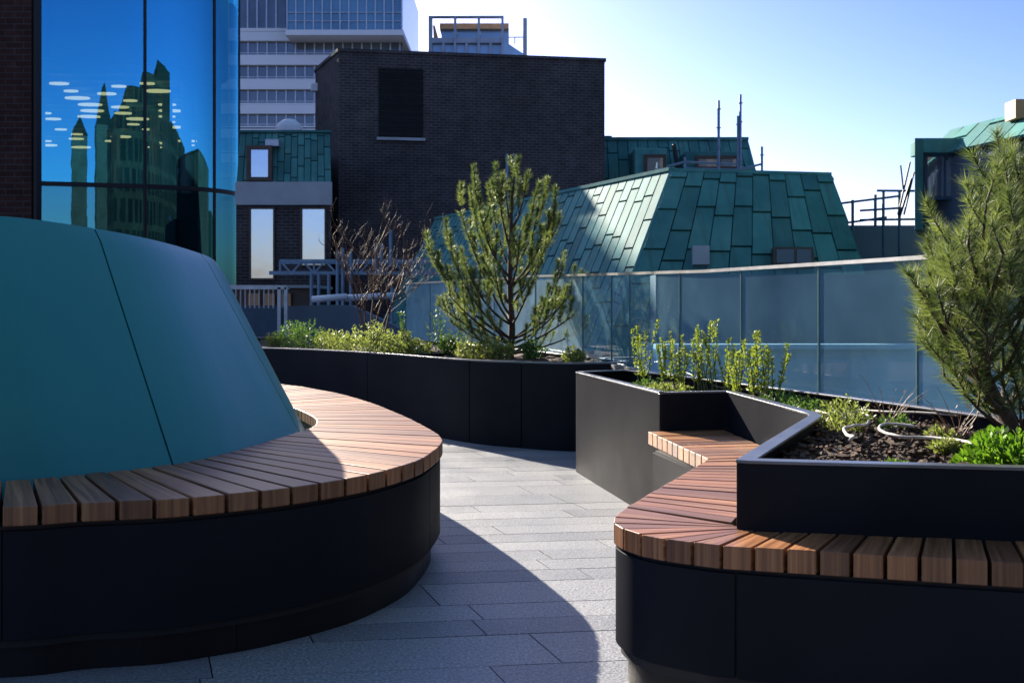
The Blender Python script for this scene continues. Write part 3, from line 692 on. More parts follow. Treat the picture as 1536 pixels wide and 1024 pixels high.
def leafblob(mb, c, rx, ry, h, n, size, rng, slim=.45, feather=False):
    for _ in range(n):
        t = rng.random() * 6.283; r = math.sqrt(rng.random()); u = rng.random()
        hh_ = h * (1 - r * r * .75) * (.25 + .75 * u)
        p = c + V(math.cos(t) * r * rx, math.sin(t) * r * ry, hh_)
        d = V(math.cos(t) * r * .9 + rng.uniform(-.5, .5), math.sin(t) * r * .9 + rng.uniform(-.5, .5), rng.uniform(.35, 1.2)).normalized()
        s = size * rng.uniform(.6, 1.3); sd_ = d.cross(V(rng.uniform(-1, 1), rng.uniform(-1, 1), rng.uniform(-1, 1))).normalized() * s * slim
        mb.add([p - d * s * .5, p + sd_ * .5 + d * s * .05, p + d * s * .5, p - sd_ * .5 + d * s * .05], [(0, 1, 2, 3)], rng.random())
def sprigs(mb, c, rx, ry, h, n, rng, leaf=.018, slim=.4):     # a clump of feathery upright sprigs
    for _ in range(n):
        t = rng.random() * 6.283; r = math.sqrt(rng.random())
        a = c + V(math.cos(t) * r * rx * .55, math.sin(t) * r * ry * .55, 0); q = c + V(math.cos(t) * r * rx * 1.05, math.sin(t) * r * ry * 1.05, h * (1 - .55 * r * r) * rng.uniform(.7, 1.15))
        B = bez(a, a.lerp(q, .5) + V(0, 0, h * .25), q, 5)
        for i in range(1, 6):
            for s_ in range(3):
                d = (B[i] - B[i - 1]).normalized(); p = B[i - 1].lerp(B[i], rng.random()); e = V(rng.uniform(-1, 1), rng.uniform(-1, 1), rng.uniform(-.2, .9)).normalized()
                v = (d * .5 + e).normalized() * leaf * rng.uniform(.7, 1.4); w_ = v.cross(V(rng.uniform(-1, 1), rng.uniform(-1, 1), rng.uniform(-1, 1))).normalized() * leaf * slim
                mb.add([p, p + v * .5 + w_ * .5, p + v, p + v * .5 - w_ * .5], [(0, 1, 2, 3)], rng.random())
rng = random.Random(4)
low = [(412, 508, 12.2, .24, .15), (440, 506, 11.9, .26, .22), (462, 508, 11.6, .28, .27), (490, 510, 11.2, .24, .18), (508, 516, 10.7, .24, .22), (532, 518, 10.4, .27, .24), (560, 522, 10.1, .28, .24), (585, 524, 9.9, .25, .22), (608, 526, 9.7, .24, .24), (628, 528, 9.6, .20, .16), (672, 528, 9.5, .16, .20), (702, 534, 9.1, .20, .22), (730, 534, 9.2, .18, .20), (752, 538, 9.0, .22, .18), (800, 540, 8.9, .16, .14), (860, 540, 8.55, .18, .16)]
for k, (px, py, Y, r, h) in enumerate(low):
    mb = MB(); c = at(px, py, Y); c.z = hr(c.x, c.y) - .01
    r *= rng.uniform(.7, 1.0); h *= rng.uniform(.8, 1.2); sprigs(mb, c, r * .85, r * .85, h * 1.3, 52, rng, .034, .38); leafblob(mb, c, r * .6, r * .6, h * .6, 50, .032, rng)
    o = mb.build("low_shrub", M["shrub_dark"] if k in (1, 2, 10, 14) else M["shrub"], org=c, uvs=False)
    tag(o, ("mid" if k in (1, 2, 10, 14) else "light") + " green feathery low shrub, " + ORD[k] + " from the drum along the rear planter", "shrub", "low feathery shrubs in the rear planter")
def stalk_plant(c, h, spread, ns, rng, leaf=.03, mat="stalk", name="stalk_plant", dense=26):
    r = thing(name, None, None, c); st = MB(); lf = MB()
    for _ in range(ns):
        a = c + V(rng.uniform(-1, 1), rng.uniform(-1, 1), 0) * spread * .5; q = a + V(rng.uniform(-1, 1) * spread, rng.uniform(-1, 1) * spread, h * rng.uniform(.65, 1.05))
        B = bez(a, a.lerp(q, .5) + V(rng.uniform(-1, 1), rng.uniform(-1, 1), 0) * spread * .3, q, 7); st.tube(B, [.0035 - .0003 * i for i in range(8)], 5)
        for i in range(dense):
            f = 1 - rng.random() ** 1.4 * .75; j = min(6, int(f * 7)); p = B[j].lerp(B[j + 1], f * 7 - j); t = rng.random() * 6.283
            v = V(math.cos(t), math.sin(t), rng.uniform(.3, 1.4)).normalized() * leaf * rng.uniform(.6, 1.3) * (1.25 - .5 * f); w_ = v.cross(V(rng.uniform(-1, 1), rng.uniform(-1, 1), .3)).normalized() * leaf * .30
            lf.add([p, p + v * .45 + w_ * .5, p + v, p + v * .45 - w_ * .5], [(0, 1, 2, 3)], rng.random())
    st.build("stem", M["stem"], r, uvs=False); lf.build("leaves", M[mat], r, uvs=False); return r
sp = [(965, 575, 6.5, .36, .06, 5), (995, 578, 6.4, .30, .05, 5), (1020, 580, 6.2, .30, .06, 5), (1050, 584, 6.0, .30, .05, 4), (1066, 586, 6.0, .40, .07, 6), (1090, 590, 5.8, .27, .06, 4), (1108, 596, 5.6, .23, .06, 4), (1130, 600, 5.4, .32, .05, 6), (1155, 604, 5.3, .30, .06, 6)]
for k, (px, py, Y, h, s_, ns) in enumerate(sp):
    c = at(px, py, Y); c.z = .60
    o = stalk_plant(c, h * 1.28, s_ * 1.25, ns + 1, rng, .026, dense=95)
    tag(o, "slender yellow green leafy stalks, " + ORD[k] + " from the tip of the angular planter", "plant", "leafy stalks in the angular planter")
for k, (px, Y, h, nm) in enumerate([(655, 11.3, .52, "thin reddish green stalks behind the young pine"), (605, 12.6, .45, "thin sparse green stalks beside the bare shrub"), (578, 12.2, .35, "short sparse yellow stalks at the foot of the bare shrub"), (690, 10.8, .45, "tall sparse stalks close behind the young pine stem")]):
    c = V((px - 768) / FPX * Y, Y, .62); o = stalk_plant(c, h, .10, 6, rng, .04, "shrub_dark" if k != 2 else "stalk", dense=30); tag(o, nm, "plant", "sparse stalks in the rear planter")
# small plants on the open soil
sm = [(1265, 632, 4.35, .13, .17, "shrub", "fluffy light green clump beside the pale hose on open soil"), (1215, 612, 4.95, .12, .10, "shrub_dark", "low green clump at the rounded bend of the planter rim"), (1175, 604, 5.15, .14, .09, "shrub_dark", "low green mat under the last leafy stalks"), (1225, 606, 4.9, .09, .08, "shrub", "small pale clump close to the glass above the bend"),
      (1340, 628, 4.3, .08, .08, "shrub_dark", "small green sprig by the glass in the open soil"), (1412, 636, 4.05, .08, .07, "shrub", "small bright sprig under the leaning pine branches"), (1345, 690, 3.15, .05, .025, "bush", "tiny bright green weed at the front rim"), (975, 574, 6.35, .12, .10, "shrub_dark", "low broad leaved clump near the planter tip"), (990, 584, 5.9, .10, .08, "shrub", "small clump beside the folded planter corner"), (1012, 580, 6.0, .10, .09, "shrub", "bright small clump behind the folded planter corner"), (1420, 655, 3.6, .06, .05, "shrub", "small leafy weed between the two hoses")]
for k, (px, py, Y, r, h, mt, lb) in enumerate(sm):
    c = V((px - 768) / FPX * Y, Y, 0); c.z = hz(c.x, c.y) - .01; mb = MB()
    sprigs(mb, c, r, r, h, 60 if r > .1 else 34, rng, .022, .35); leafblob(mb, c, r * .7, r * .7, h * .6, 60, .022, rng)
    tag(mb.build("small_plant", M[mt], org=c, uvs=False), lb, "plant", "small plants on the planter soil")
for k, (px, Y, r, h, lb) in enumerate([(1505, 3.18, .16, .17, "glossy bright green bush at the front rim beneath the leaning pine"), (1545, 3.1, .16, .14, "bright green bush partly past the end of the front rim"), (1490, 3.5, .10, .13, "leafy green bush at the foot of the leaning pine stem")]):
    c = V((px - 768) / FPX * Y, Y, .60); mb = MB(); leafblob(mb, c, r, r * .8, h, 1100, .026, rng, .6)
    tag(mb.build("leafy_bush", M["bush"], org=c, uvs=False), lb, "bush", "leafy bushes below the leaning pine")
for k, (px, Y, lb) in enumerate([(1335, 4.45, "dry brown wispy twigs in front of the glass, beyond the hose loop"), (1440, 4.0, "dry pale wispy twigs in front of the glass, nearest the leaning pine")]):
    c = V((px - 768) / FPX * Y, Y, .61); mb = MB(); keep = rng
    for _ in range(12):
        q = c + V(rng.uniform(-.14, .14), rng.uniform(-.1, .1), rng.uniform(.10, .24)); mb.tube(bez(c + V(rng.uniform(-.04, .04), 0, 0), c.lerp(q, .5) + V(0, 0, .04), q, 4), [.0022, .0018, .0014, .001, .0007], 4)
    leafblob(mb, c, .13, .1, .2, 40, .016, rng)
    tag(mb.build("dry_plant", M["dry"], org=c, uvs=False), lb, "plant", "dry wispy plants")
def hose(pts, r, mat, label, z=.052):
    P = spline([V(p[0], p[1], 0) for p in pts], 8); P = [V(p.x, p.y, hz(p.x, p.y) + z + (p.z)) for p in P]
    n = len(P); S = [sum((P[min(n - 1, max(0, i + k))] for k in range(-7, 8)), V(0, 0, 0)) / 15 for i in range(n)]; S = [V(P[i].x, P[i].y, S[i].z + .006) for i in range(n)]
    mb = MB(); mb.tube(S, r * .72, 8); tag(mb.build("irrigation_hose", M[mat], smooth=True, uvs=False), label, "hose", "irrigation hoses on the soil")
def og(l): return [on(x, y, .63).xy for x, y in l]
hose(og([(1225, 628), (1250, 632), (1285, 628), (1303, 634), (1300, 648), (1280, 654), (1266, 660), (1272, 672), (1280, 682), (1276, 692)]), .0085, "hose", "pale irrigation hose kinking toward the front rim of the angular planter")
hose(og([(1462, 684), (1430, 676), (1390, 670), (1352, 668), (1324, 662), (1320, 655), (1338, 650), (1372, 652)]), .0085, "hose", "pale irrigation hose curling in a loop on open soil")
hose(og([(1285, 622), (1330, 628), (1380, 633), (1450, 640)]), .007, "hose", "straight pale irrigation hose running along the glass")
hose(og([(1025, 574), (1050, 580), (1075, 586), (1110, 590), (1150, 602)]), .009, "hose_dark", "black irrigation hose between the leafy stalks")
c = at(650, 530, 9.55); c.z = .63
mb = MB(); R_ = [[c + V(math.cos(a) * r, math.sin(a) * r, z) for a in [k * math.pi / 12 for k in range(24)]] for r, z in ((.12, -.06), (.15, .075), (.165, .08), (.15, .083), (.13, .0))]
mb.loft(R_); tag(mb.build("plant_pot", M["pot"], smooth=True, org=c), "black plastic pot sunk among the shrubs of the rear planter", "pot")

# ------------------------------------------------------------------ city behind
def sheets(mb, bl, br_, tr_, tl, cols, row, rng, gap=.018, thick=.02, rise=.02, jit=.15):
    """staggered metal sheets over a four-cornered face."""
    bl, br_, tr_, tl = [Vector(p) for p in (bl, br_, tr_, tl)]; nrm = (br_ - bl).cross(tl - bl).normalized()
    H = ((tl - bl).length + (tr_ - br_).length) / 2; W = ((br_ - bl).length + (tr_ - tl).length) / 2
    def P(u, v): return bl.lerp(br_, u).lerp(tl.lerp(tr_, u), v)
    for i in range(cols):
        u0, u1 = i / cols, (i + 1) / cols; v = -((i * .47 + (.31 if i % 3 == 1 else 0)) % 1) * row / H
        while v < 1:
            dv = row / H * rng.uniform(1 - jit, 1 + jit); a, b_ = max(0, v), min(1, v + dv)
            if b_ - a > .02:
                gu = gap / 2 / W; gv = gap / 2 / H; lo = [P(u0 + gu, a + gv), P(u1 - gu, a + gv), P(u1 - gu, b_ - gv), P(u0 + gu, b_ - gv)]
                t_ = [thick + rise, thick + rise, thick, thick]
                mb.hexa([p for p in lo], [p + nrm * k for p, k in zip(lo, t_)], rng.random())
            v += dv
def sheet_face(root, name, bl, br_, tr_, tl, cols, row, rng, **k):
    mb = MB(); sheets(mb, bl, br_, tr_, tl, cols, row, rng, **k); return mb.build(name, M["copper"], root)
rng = random.Random(15)

# dark brick block
bb = thing("brick_tower_block", "dark brown brick block with a tall blank louvre, behind the young pine", "building", (-2, 31, -2))
A = at(508, 78, 30); A2 = at(473, 108, 32.6); Bp = at(907, 93, 31.2); zt = A.z
foot = [(A.x, A.y), (Bp.x, Bp.y), (Bp.x - 1.0, 38), (A2.x - .4, 38), (A2.x, A2.y)]
mb = MB(); mb.add([V(x, y, -6) for x, y in foot] + [V(x, y, zt) for x, y in foot], [(0, 1, 6, 5), (1, 2, 7, 6), (2, 3, 8, 7), (3, 4, 9, 8), (4, 0, 5, 9), (5, 6, 7, 8, 9)]); mb.build("wall", M["brickdark"], bb)
mb = MB(); mb.ribbon([V(x, y, 0) for x, y in foot], -.04, .25, zt, zt + .10, True); fixn(mb.build("coping", M["brickdark"], bb))
fd = (Bp - A); fd.z = 0; fd.normalize(); fn = V(fd.y, -fd.x, 0)
def face(px, py): # point on the front face
    k = (px - 768) / FPX; s_ = (k * A.y - A.x) / (fd.x - k * fd.y); p = A + fd * s_; return V(p.x, p.y, EYE - (py - 460) / FPX * p.y)
a = face(568, 206); b_ = face(635, 206); c = face(635, 101); d = face(568, 101)
lv = MB(); nb = 34
for i in range(nb):
    z0 = a.z + (d.z - a.z) * i / nb; z1 = z0 + (d.z - a.z) / nb * .8
    lv.hexa([V(a.x, a.y, z0) + fn * .03, V(b_.x, b_.y, z0) + fn * .03, V(b_.x, b_.y, z0) + fn * .0, V(a.x, a.y, z0)], [V(a.x, a.y, z1) + fn * .006, V(b_.x, b_.y, z1) + fn * .006, V(b_.x, b_.y, z1), V(a.x, a.y, z1)], .5)
lvo = lv.build("louvre", M["plinth"], bb)
mb = MB(); mb.bar(V(a.x, a.y, a.z - .05) + fn * .06 - fd * .06, V(b_.x, b_.y, a.z - .05) + fn * .06 + fd * .06, .12, .08); mb.build("sill", M["concrete"], lvo)
mb = MB(); mb.tube([face(760, 232) + fn * .08, face(760, 320) + fn * .08], .05, 8); mb.tube([face(772, 232) + fn * .08, face(772, 320) + fn * .08], .05, 8); mb.build("downpipe", M["scaffold"], bb)
mb = MB(); p = at(474, 133, 32.5); mb.hexa([p + V(-.15, -.2, -.12), p + V(.1, -.2, -.12), p + V(.1, .1, -.12), p + V(-.15, .1, -.12)], [p + V(-.12, -.2, .14), p + V(.1, -.2, .14), p + V(.1, .1, .14), p + V(-.12, .1, .14)]); tag(mb.build("wall_lamp", M["white_clad"], bb, bevel=.03), None)

# copper mansard house with rendered band
mh = thing("mansard_house", "dark brick house with green copper mansard and pale rendered band, beside the glass tower", "building", (-6.4, 27, -2))
Y = 26.0; x0 = -7.19; z_a = at(0, 273, Y).z; z_b = at(0, 195, Y).z; z_c = at(0, 308, Y).z; xr = at(499, 0, Y).x
def hb(xe, y0, z0, z1, back): return ([(x0, y0, z0), (xe, y0, z0), (xe - 1.3, Y + 6, z0), (x0, Y + 6, z0)], [(x0, y0 + back, z1), (xe, y0 + back, z1), (xe - 1.3, Y + 6, z1), (x0, Y + 6, z1)])
mb = MB(); mb.hexa(*hb(xr - .05, Y + .06, -6, z_c, 0)); mb.build("wall", M["brickdark"], mh)
mb = MB(); mb.hexa(*hb(xr, Y - .06, z_c, z_a, 0)); mb.build("rendered_band", M["concrete"], mh, bevel=.02)
mb = MB(); mb.hexa([(x0, Y + .1, z_a), (xr - .05, Y + .1, z_a), (xr - 1.4, Y + 6, z_a), (x0, Y + 6, z_a)], [(x0, Y + .45, z_b), (xr - .14, Y + .45, z_b), (xr - 1.5, Y + 6, z_b), (x0, Y + 6, z_b)]); rf = mb.build("roof", M["copper_seam"], mh)
sheet_face(rf, "copper_sheets", (x0, Y + .09, z_a), (xr - .05, Y + .09, z_a), (xr - .14, Y + .44, z_b), (x0, Y + .44, z_b), 14, .62, rng, gap=.02, thick=.012)
mb = MB(); mb.box(x0, xr - .1, Y + .36, Y + .5, z_b, z_b + .06); mb.build("ridge_capping", M["copper"], mh)
def window(root, px0, px1, py0, py1, Y, frame="brown", pane="palepane", proud=.06, fw=.09, name="window", bars=()):
    a = at(px0, py1, Y); b_ = at(px1, py0, Y); f = MB()
    f.box(a.x, a.x + fw, Y - proud, Y + .05, a.z, b_.z); f.box(b_.x - fw, b_.x, Y - proud, Y + .05, a.z, b_.z)
    f.box(a.x + fw, b_.x - fw, Y - proud, Y + .05, a.z, a.z + fw); f.box(a.x + fw, b_.x - fw, Y - proud, Y + .05, b_.z - fw, b_.z)
    for k in bars:
        x = a.x + (b_.x - a.x) * k; f.box(x - fw * .35, x + fw * .35, Y - proud + .01, Y + .05, a.z + fw, b_.z - fw)
    w_ = f.build(name, M[frame], root); p = MB(); y = Y - proud * .5
    p.quad((a.x + fw, y, a.z + fw), (b_.x - fw, y, a.z + fw), (b_.x - fw, y, b_.z - fw), (a.x + fw, y, b_.z - fw)); p.build("pane", M[pane], w_); return w_
window(mh, 371, 409, 219, 272, Y + .05, "brown", "palepane", .1, .10)
mb = MB(); mb.box(*[at(398, 0, Y).x, at(418, 0, Y).x, Y - .02, Y + .3, at(0, 219, Y).z, at(0, 209, Y).z]); mb.build("flue_plate", M["galv"], mh)
window(mh, 374, 413, 311, 420, Y + .05, "brown", "palepane", .05, .05)
window(mh, 451, 490, 311, 400, Y + .05, "brown", "palepane", .05, .05)
mb = MB(); pts = []
c = at(434, 192, 27.5)
for (r, z) in ((.34, -.15), (.36, 0), (.30, .12), (.16, .22), (.02, .25)): pts.append([c + V(math.cos(a) * r, math.sin(a) * r, z) for a in [k * math.pi / 8 for k in range(16)]])
mb.loft(pts); tag(mb.build("roof_vent", M["white_clad"], mh, smooth=True))

# white office tower far behind
Y = 140.0
ot = thing("office_tower", "tall white office tower with banded windows, rising behind the brick block", "building", at(470, 0, Y) * V(1, 1, 0).x if False else (-28, 150, -14))
xa, xb = at(300, 0, Y).x, at(603, 0, Y).x
def zz(py): return at(0, py, Y).z
mb = MB(); mb.box(xa, xb, Y + 1, Y + 25, -14, zz(-60)); mb.build("core", M["towerglass"], ot)
py = 60 - 36.3 * 0; k = 0; rows = [(62, 84), (98, 120), (134.5, 156.5), (171, 191), (207, 228), (244, 265)]
for (p0, p1) in rows:
    s0 = MB(); s0.box(xa, xb + .3, Y - .2, Y + .9, zz(p0), zz(p0 - 13.5)); s0.build("spandrel_band", M["white_clad"], ot)
    wn = MB(); wn.box(xa, xb, Y + .5, Y + .9, zz(p1 + .5), zz(p0)); wo = wn.build("window_band", M["towerglass"] if p0 > 64 else M["towerglass"], ot)
    mu = MB(); x = xa
    while x < xb: mu.box(x - .09, x + .09, Y + .3, Y + .5, zz(p1), zz(p0)); x += 1.33
    mu.box(xa, xb, Y + .28, Y + .49, zz(p1 - 4.2), zz(p1 - 5.6)); mu.build("mullions", M["galv"], wo)
    s1 = MB(); s1.box(xa, xb + .1, Y + .15, Y + .55, zz(p1 + 0.0), zz(p1 - 2.2)); s1.build("sill_band", M["white_clad"], wo)
tb = MB(); tb.box(xa, at(428, 0, Y).x, Y + .2, Y + .8, zz(46), zz(-60)); t1 = tb.build("brown_glazing", M["towerglass"], ot)
mu = MB(); x = xa
while x < at(428, 0, Y).x: mu.box(x - .1, x + .1, Y + .0, Y + .2, zz(46), zz(-60)); x += 1.33
mu.build("mullions", M["galv"], t1)
sb = MB(); sb.box(xa, at(430, 0, Y).x, Y - .2, Y + .9, zz(48), zz(43)); sb.build("spandrel_band", M["white_clad"], ot)
x0 = at(431, 0, Y - 3).x; x1 = at(603, 0, Y - 3).x; Yb = Y - 3
def zb(py): return at(0, py, Yb).z
gb = MB(); gb.box(x0, x1, Yb, Y + 8, zb(46), zb(-60)); g1 = gb.build("projecting_bay", M["blueglass"], ot)
mu = MB(); x = x0
while x < x1 + .1: mu.box(x - .09, x + .09, Yb - .25, Yb, zb(46), zb(-60)); x += (x1 - x0) / 13
for q in (33, 20, -2): mu.box(x0, x1, Yb - .2, Yb - .01, zb(q), zb(q - 1))
mu.build("mullions", M["galv"], g1)
wb = MB(); wb.box(x0 - .2, x1 + .2, Yb - .4, Y + 8, zb(54), zb(46)); wb.build("soffit_band", M["white_clad"], g1)

# apartment block with timber top storey
Y = 150.0
ap = thing("apartment_block", "far pale apartment block with orange timber top floor, peeking over the brick block", "building", (-5, 155, -14))
def ax(px): return at(px, 0, Y).x
def az(py): return at(0, py, Y).z
mb = MB(); mb.box(ax(645), ax(753), Y + .6, Y + 14, -14, az(58)); mb.hexa([(ax(753), Y + .6, -14), (ax(790), Y + 8, -14), (ax(790), Y + 14, -14), (ax(753), Y + 14, -14)], [(ax(753), Y + .6, az(58)), (ax(790), Y + 8, az(63)), (ax(790), Y + 14, az(63)), (ax(753), Y + 14, az(58))]); mb.build("wall", M["aptglass"], ap)
mb = MB(); mb.box(ax(660), ax(762), Y + 3, Y + 14, az(58), az(38)); mb.build("penthouse_glazing", M["aptglass"], ap)
mb = MB(); mb.box(ax(658), ax(763), Y + 2, Y + 14, az(38), az(29.5)); mb.hexa([(ax(648), Y + 3, az(49)), (ax(654), Y + 3, az(49)), (ax(654), Y + 10, az(49)), (ax(648), Y + 10, az(49))], [(ax(647), Y + 3, az(30)), (ax(650), Y + 3, az(30)), (ax(650), Y + 10, az(30)), (ax(647), Y + 10, az(30))]); mb.build("timber_storey", M["timber"], ap)
mb = MB()
for p0, p1, q0 in ((643, 648.5, 25), (681, 684.5, 26), (716.5, 720, 26), (752, 755.5, 26), (784.5, 790.5, 28.5)): mb.box(ax(p0), ax(p1), Y - .4, Y + .55, -14, az(q0))
mb.box(ax(643), ax(755.5), Y - .38, Y + .5, az(27), az(25)); mb.box(ax(648.6), ax(752), Y - .2, Y + .58, az(65), az(57.5)); mb.box(ax(762), ax(785), Y + 2, Y + 2.3, az(50.8), az(50)); mb.box(ax(771.5), ax(773), Y + 2, Y + 2.3, az(60), az(50.8))
for p0 in (665, 700, 736): mb.box(ax(p0 - 2), ax(p0 + 2), Y - .1, Y + .58, -14, az(65))
mb.build("frame_fins", M["fin"], ap)

# big copper roof
cr_ = thing("copper_roof_hall", "large green copper hipped roof of staggered sheets, just beyond the glass balustrade", "building", (3, 20, -2))
T0 = at(1008, 255, 17.0); zt = T0.z; T1 = at(1245, 262, 17.55); T1.z = zt
F = V(-2.0, 26.4, zt); B0 = at(943, 430, 16.0); zb_ = B0.z; B1 = at(1303, 430, 16.55); B1.z = zb_
dl = (F - T0); BF = V(B0.x + dl.x * 1.02, B0.y + dl.y * 1.02, zb_)
def ext(t_, b_, k): return t_ + (b_ - t_) * k     # carry each slope on below the balustrade
K = 1.55; e0, e1, ef = ext(T0, B0, K), ext(T1, B1, K), ext(F, BF, K)
RB = T1 + V(2.2, 7.5, 0); RBb = e1 + V(2.6, 7.5, 0)
co = MB(); ce = V(2.5, 21, zt - .3)
def inset(p): return p + (ce - p).normalized() * .03
co.add([inset(p) for p in (e0, e1, RBb, ef, T0, T1, RB, F)], [(0, 1, 5, 4), (1, 2, 6, 5), (3, 0, 4, 7), (4, 5, 6, 7), (2, 3, 7, 6)]); core = co.build("roof_deck", M["copper_seam"], cr_)
sheet_face(core, "front_sheets", e0, e1, T1, T0, 10, .72, rng, gap=.020, thick=.03, rise=.03, jit=.25)
sheet_face(core, "side_sheets", ef, e0, T0, F, 40, 1.0, rng, gap=.034, thick=.022, rise=.008, jit=.3)
sheet_face(core, "end_sheets", e1, RBb, RB, T1, 14, .8, rng)
mb = MB(); mb.bar(F, T0 + V(0, 0, .015), .14, .06); mb.bar(T0, T1, .12, .05); mb.bar(T0, e0 + (e0 - T0) * 0, .05, .05); mb.build("ridge_capping", M["copper"], cr_)
wl = MB(); wl.add([p + V(0, 0, 0) for p in (e0, e1, RBb, ef)] + [V(p.x, p.y, -3) for p in (e0, e1, RBb, ef)], [(4, 5, 1, 0), (5, 6, 2, 1), (7, 4, 0, 3)]); wl.build("wall", M["greywall"], cr_)
fnr = (e1 - e0).cross(T0 - e0).normalized()
def rf(px, py, off=.0):
    o_ = V(0, 0, EYE); d_ = (at(px, py, 1.0) - o_); tt = (T0 - o_).dot(fnr) / d_.dot(fnr); return o_ + d_ * tt + fnr * off
mb = MB(); q = [rf(1037, 400), rf(1062, 400), rf(1062, 372), rf(1037, 372)]; mb.hexa(q, [p + fnr * .09 for p in q]); mb.build("grey_hatch", M["concrete"], cr_)
mb = MB(); q = [rf(1157, 402), rf(1220, 402), rf(1217, 374), rf(1157, 374)]; mb.hexa(q, [p + fnr * .085 for p in q]); dw = mb.build("roof_window", M["brown"], cr_)
mb = MB(); q = [rf(1162, 398), rf(1188, 398), rf(1188, 378), rf(1162, 378)]; mb.hexa([p + fnr * .08 for p in q], [p + fnr * .095 for p in q]); q = [rf(1192, 398), rf(1214, 398), rf(1213, 378), rf(1192, 378)]; mb.hexa([p + fnr * .08 for p in q], [p + fnr * .095 for p in q]); mb.build("pane", M["window"], dw)

# copper mansard behind with two dormers
bm_ = thing("dormer_mansard", "green copper mansard roof with two window dormers, beside the brick block", "building", (5.5, 35, -2))
Y = 33.0; tz = at(0, 210, Y).z; x0 = at(880, 0, Y).x; x1 = at(1122, 0, Y).x; bz = 2.0; xb1 = at(1165, 0, Y).x
co = MB(); co.hexa([(x0, Y - 1.0, bz), (xb1, Y - 1.0, bz), (xb1 + .3, Y + 6, bz), (x0, Y + 6, bz)], [(x0, Y, tz), (x1, Y, tz), (x1, Y + 6, tz), (x0, Y + 6, tz)]); core = co.build("roof_deck", M["copper_seam"], bm_)
sheet_face(core, "copper_sheets", (x0, Y - 1.01, bz), (xb1, Y - 1.01, bz), (x1, Y - .01, tz), (x0, Y - .01, tz), 16, 1.1, rng, gap=.03, thick=.02)
mb = MB(); mb.bar((x0, Y + .05, tz + .03), (x1, Y + .05, tz + .03), .3, .1); mb.box(at(905, 0, Y).x, at(918, 0, Y).x, Y, Y + .5, tz, tz + .14); mb.build("ridge_capping", M["copper"], bm_)
for (p0, p1, q0, q1, w0, w1, wq0, wq1, bars) in ((952, 1000, 222, 285, 966, 999, 232, 285, ()), (1028, 1113, 227, 275, 1043, 1109, 234, 255, (.55,))):
    a = at(p0, q1, 31.6); b_ = at(p1, q0, 31.6)
    mb = MB(); mb.box(a.x, b_.x, 31.6, Y + .4, a.z, b_.z); dm = mb.build("dormer", M["copper"], bm_, bevel=.03)
    window(dm, w0, w1, wq0, wq1, 31.58, "brown", "palepane", .05, .10, bars=bars)
mb = MB(); mb.tube([at(1011, 218, 32.2), at(1017, 258, 31.6)], .07, 8); mb.build("downpipe", M["plinth"], bm_)

# scaffold poles over the dormers
sp_ = thing("scaffold_poles", "slim scaffold tubes and rails standing over the copper roofs against the sky", "scaffold", (5.5, 24, 0))
Y = 26.0
for (px, p0, p1, r) in ((1078, 151, 262, .035), (1107, 174, 262, .03), (1110.5, 142, 262, .035), (1143, 220, 264, .03), (1027, 236, 262, .03)):
    mb = MB(); mb.tube([at(px, p1, Y), at(px, p0, Y)], r, 6)
    for q in range(int(p0) + 12, int(p1), 28): mb.tube([at(px, q + 1.5, Y), at(px, q, Y)], r * 1.7, 6)
    mb.build("pole", M["scaffold"], sp_)
for a, b_ in (((1027, 243), (1112, 247)), ((1027, 253), (1112, 255)), ((1112, 254), (1143, 246)), ((1000, 250), (1027, 243))):
    mb = MB(); mb.tube([at(*a, Y), at(*b_, Y)], .03, 6); mb.build("rail", M["scaffold"], sp_)

# house on the far side with glazed dormer
dh = thing("glazed_dormer_house", "green copper house with a boxy glazed dormer, behind the leaning pine", "building", (7, 15, -2))
Pf = V(6.55, 15.6, 0); Pn = V(7.6, 11.4, 0); dv = (Pn - Pf).normalized(); nf_ = V(-dv.y, dv.x, 0) * -1      # face looks to -x
if nf_.x > 0: nf_ = -nf_
mb = MB(); q = [Pf, Pn, Pn + V(6, 2, 0), Pf + V(6, 2, 0)]; mb.hexa([V(p.x, p.y, -5) for p in q][::1], [V(p.x, p.y, 3.42) for p in q]); fixn(mb.build("wall", M["greywall"], dh))
ev0 = V(Pf.x, Pf.y, 3.45) + nf_ * .12; ev1 = V(Pn.x, Pn.y, 3.45) + nf_ * .12; rg0 = V(Pf.x, Pf.y, 3.92) - nf_ * .35; rg1 = V(Pn.x, Pn.y, 3.92) - nf_ * .35
mb = MB(); mb.add([ev0, ev1, rg1, rg0, ev0 - nf_ * 6, ev1 - nf_ * 6, rg1 - nf_ * 5, rg0 - nf_ * 5], [(0, 1, 2, 3), (3, 2, 6, 7), (0, 3, 7, 4), (1, 5, 6, 2), (4, 5, 1, 0)]); rfo = fixn(mb.build("roof", M["copper_seam"], dh))
sheet_face(rfo, "copper_sheets", ev0 + nf_ * .005, ev1 + nf_ * .005, rg1 + nf_ * .005, rg0 + nf_ * .005, 13, 1.0, rng, gap=.025, thick=.015) if ((ev1 - ev0).cross(rg0 - ev0)).dot(nf_) > 0 else sheet_face(rfo, "copper_sheets", ev1, ev0, rg0, rg1, 13, 1.0, rng, gap=.025, thick=.015)
Yd = 15.0; a = at(1372, 345, Yd); b_ = at(1452, 207, Yd)
mb = MB(); fw = .13
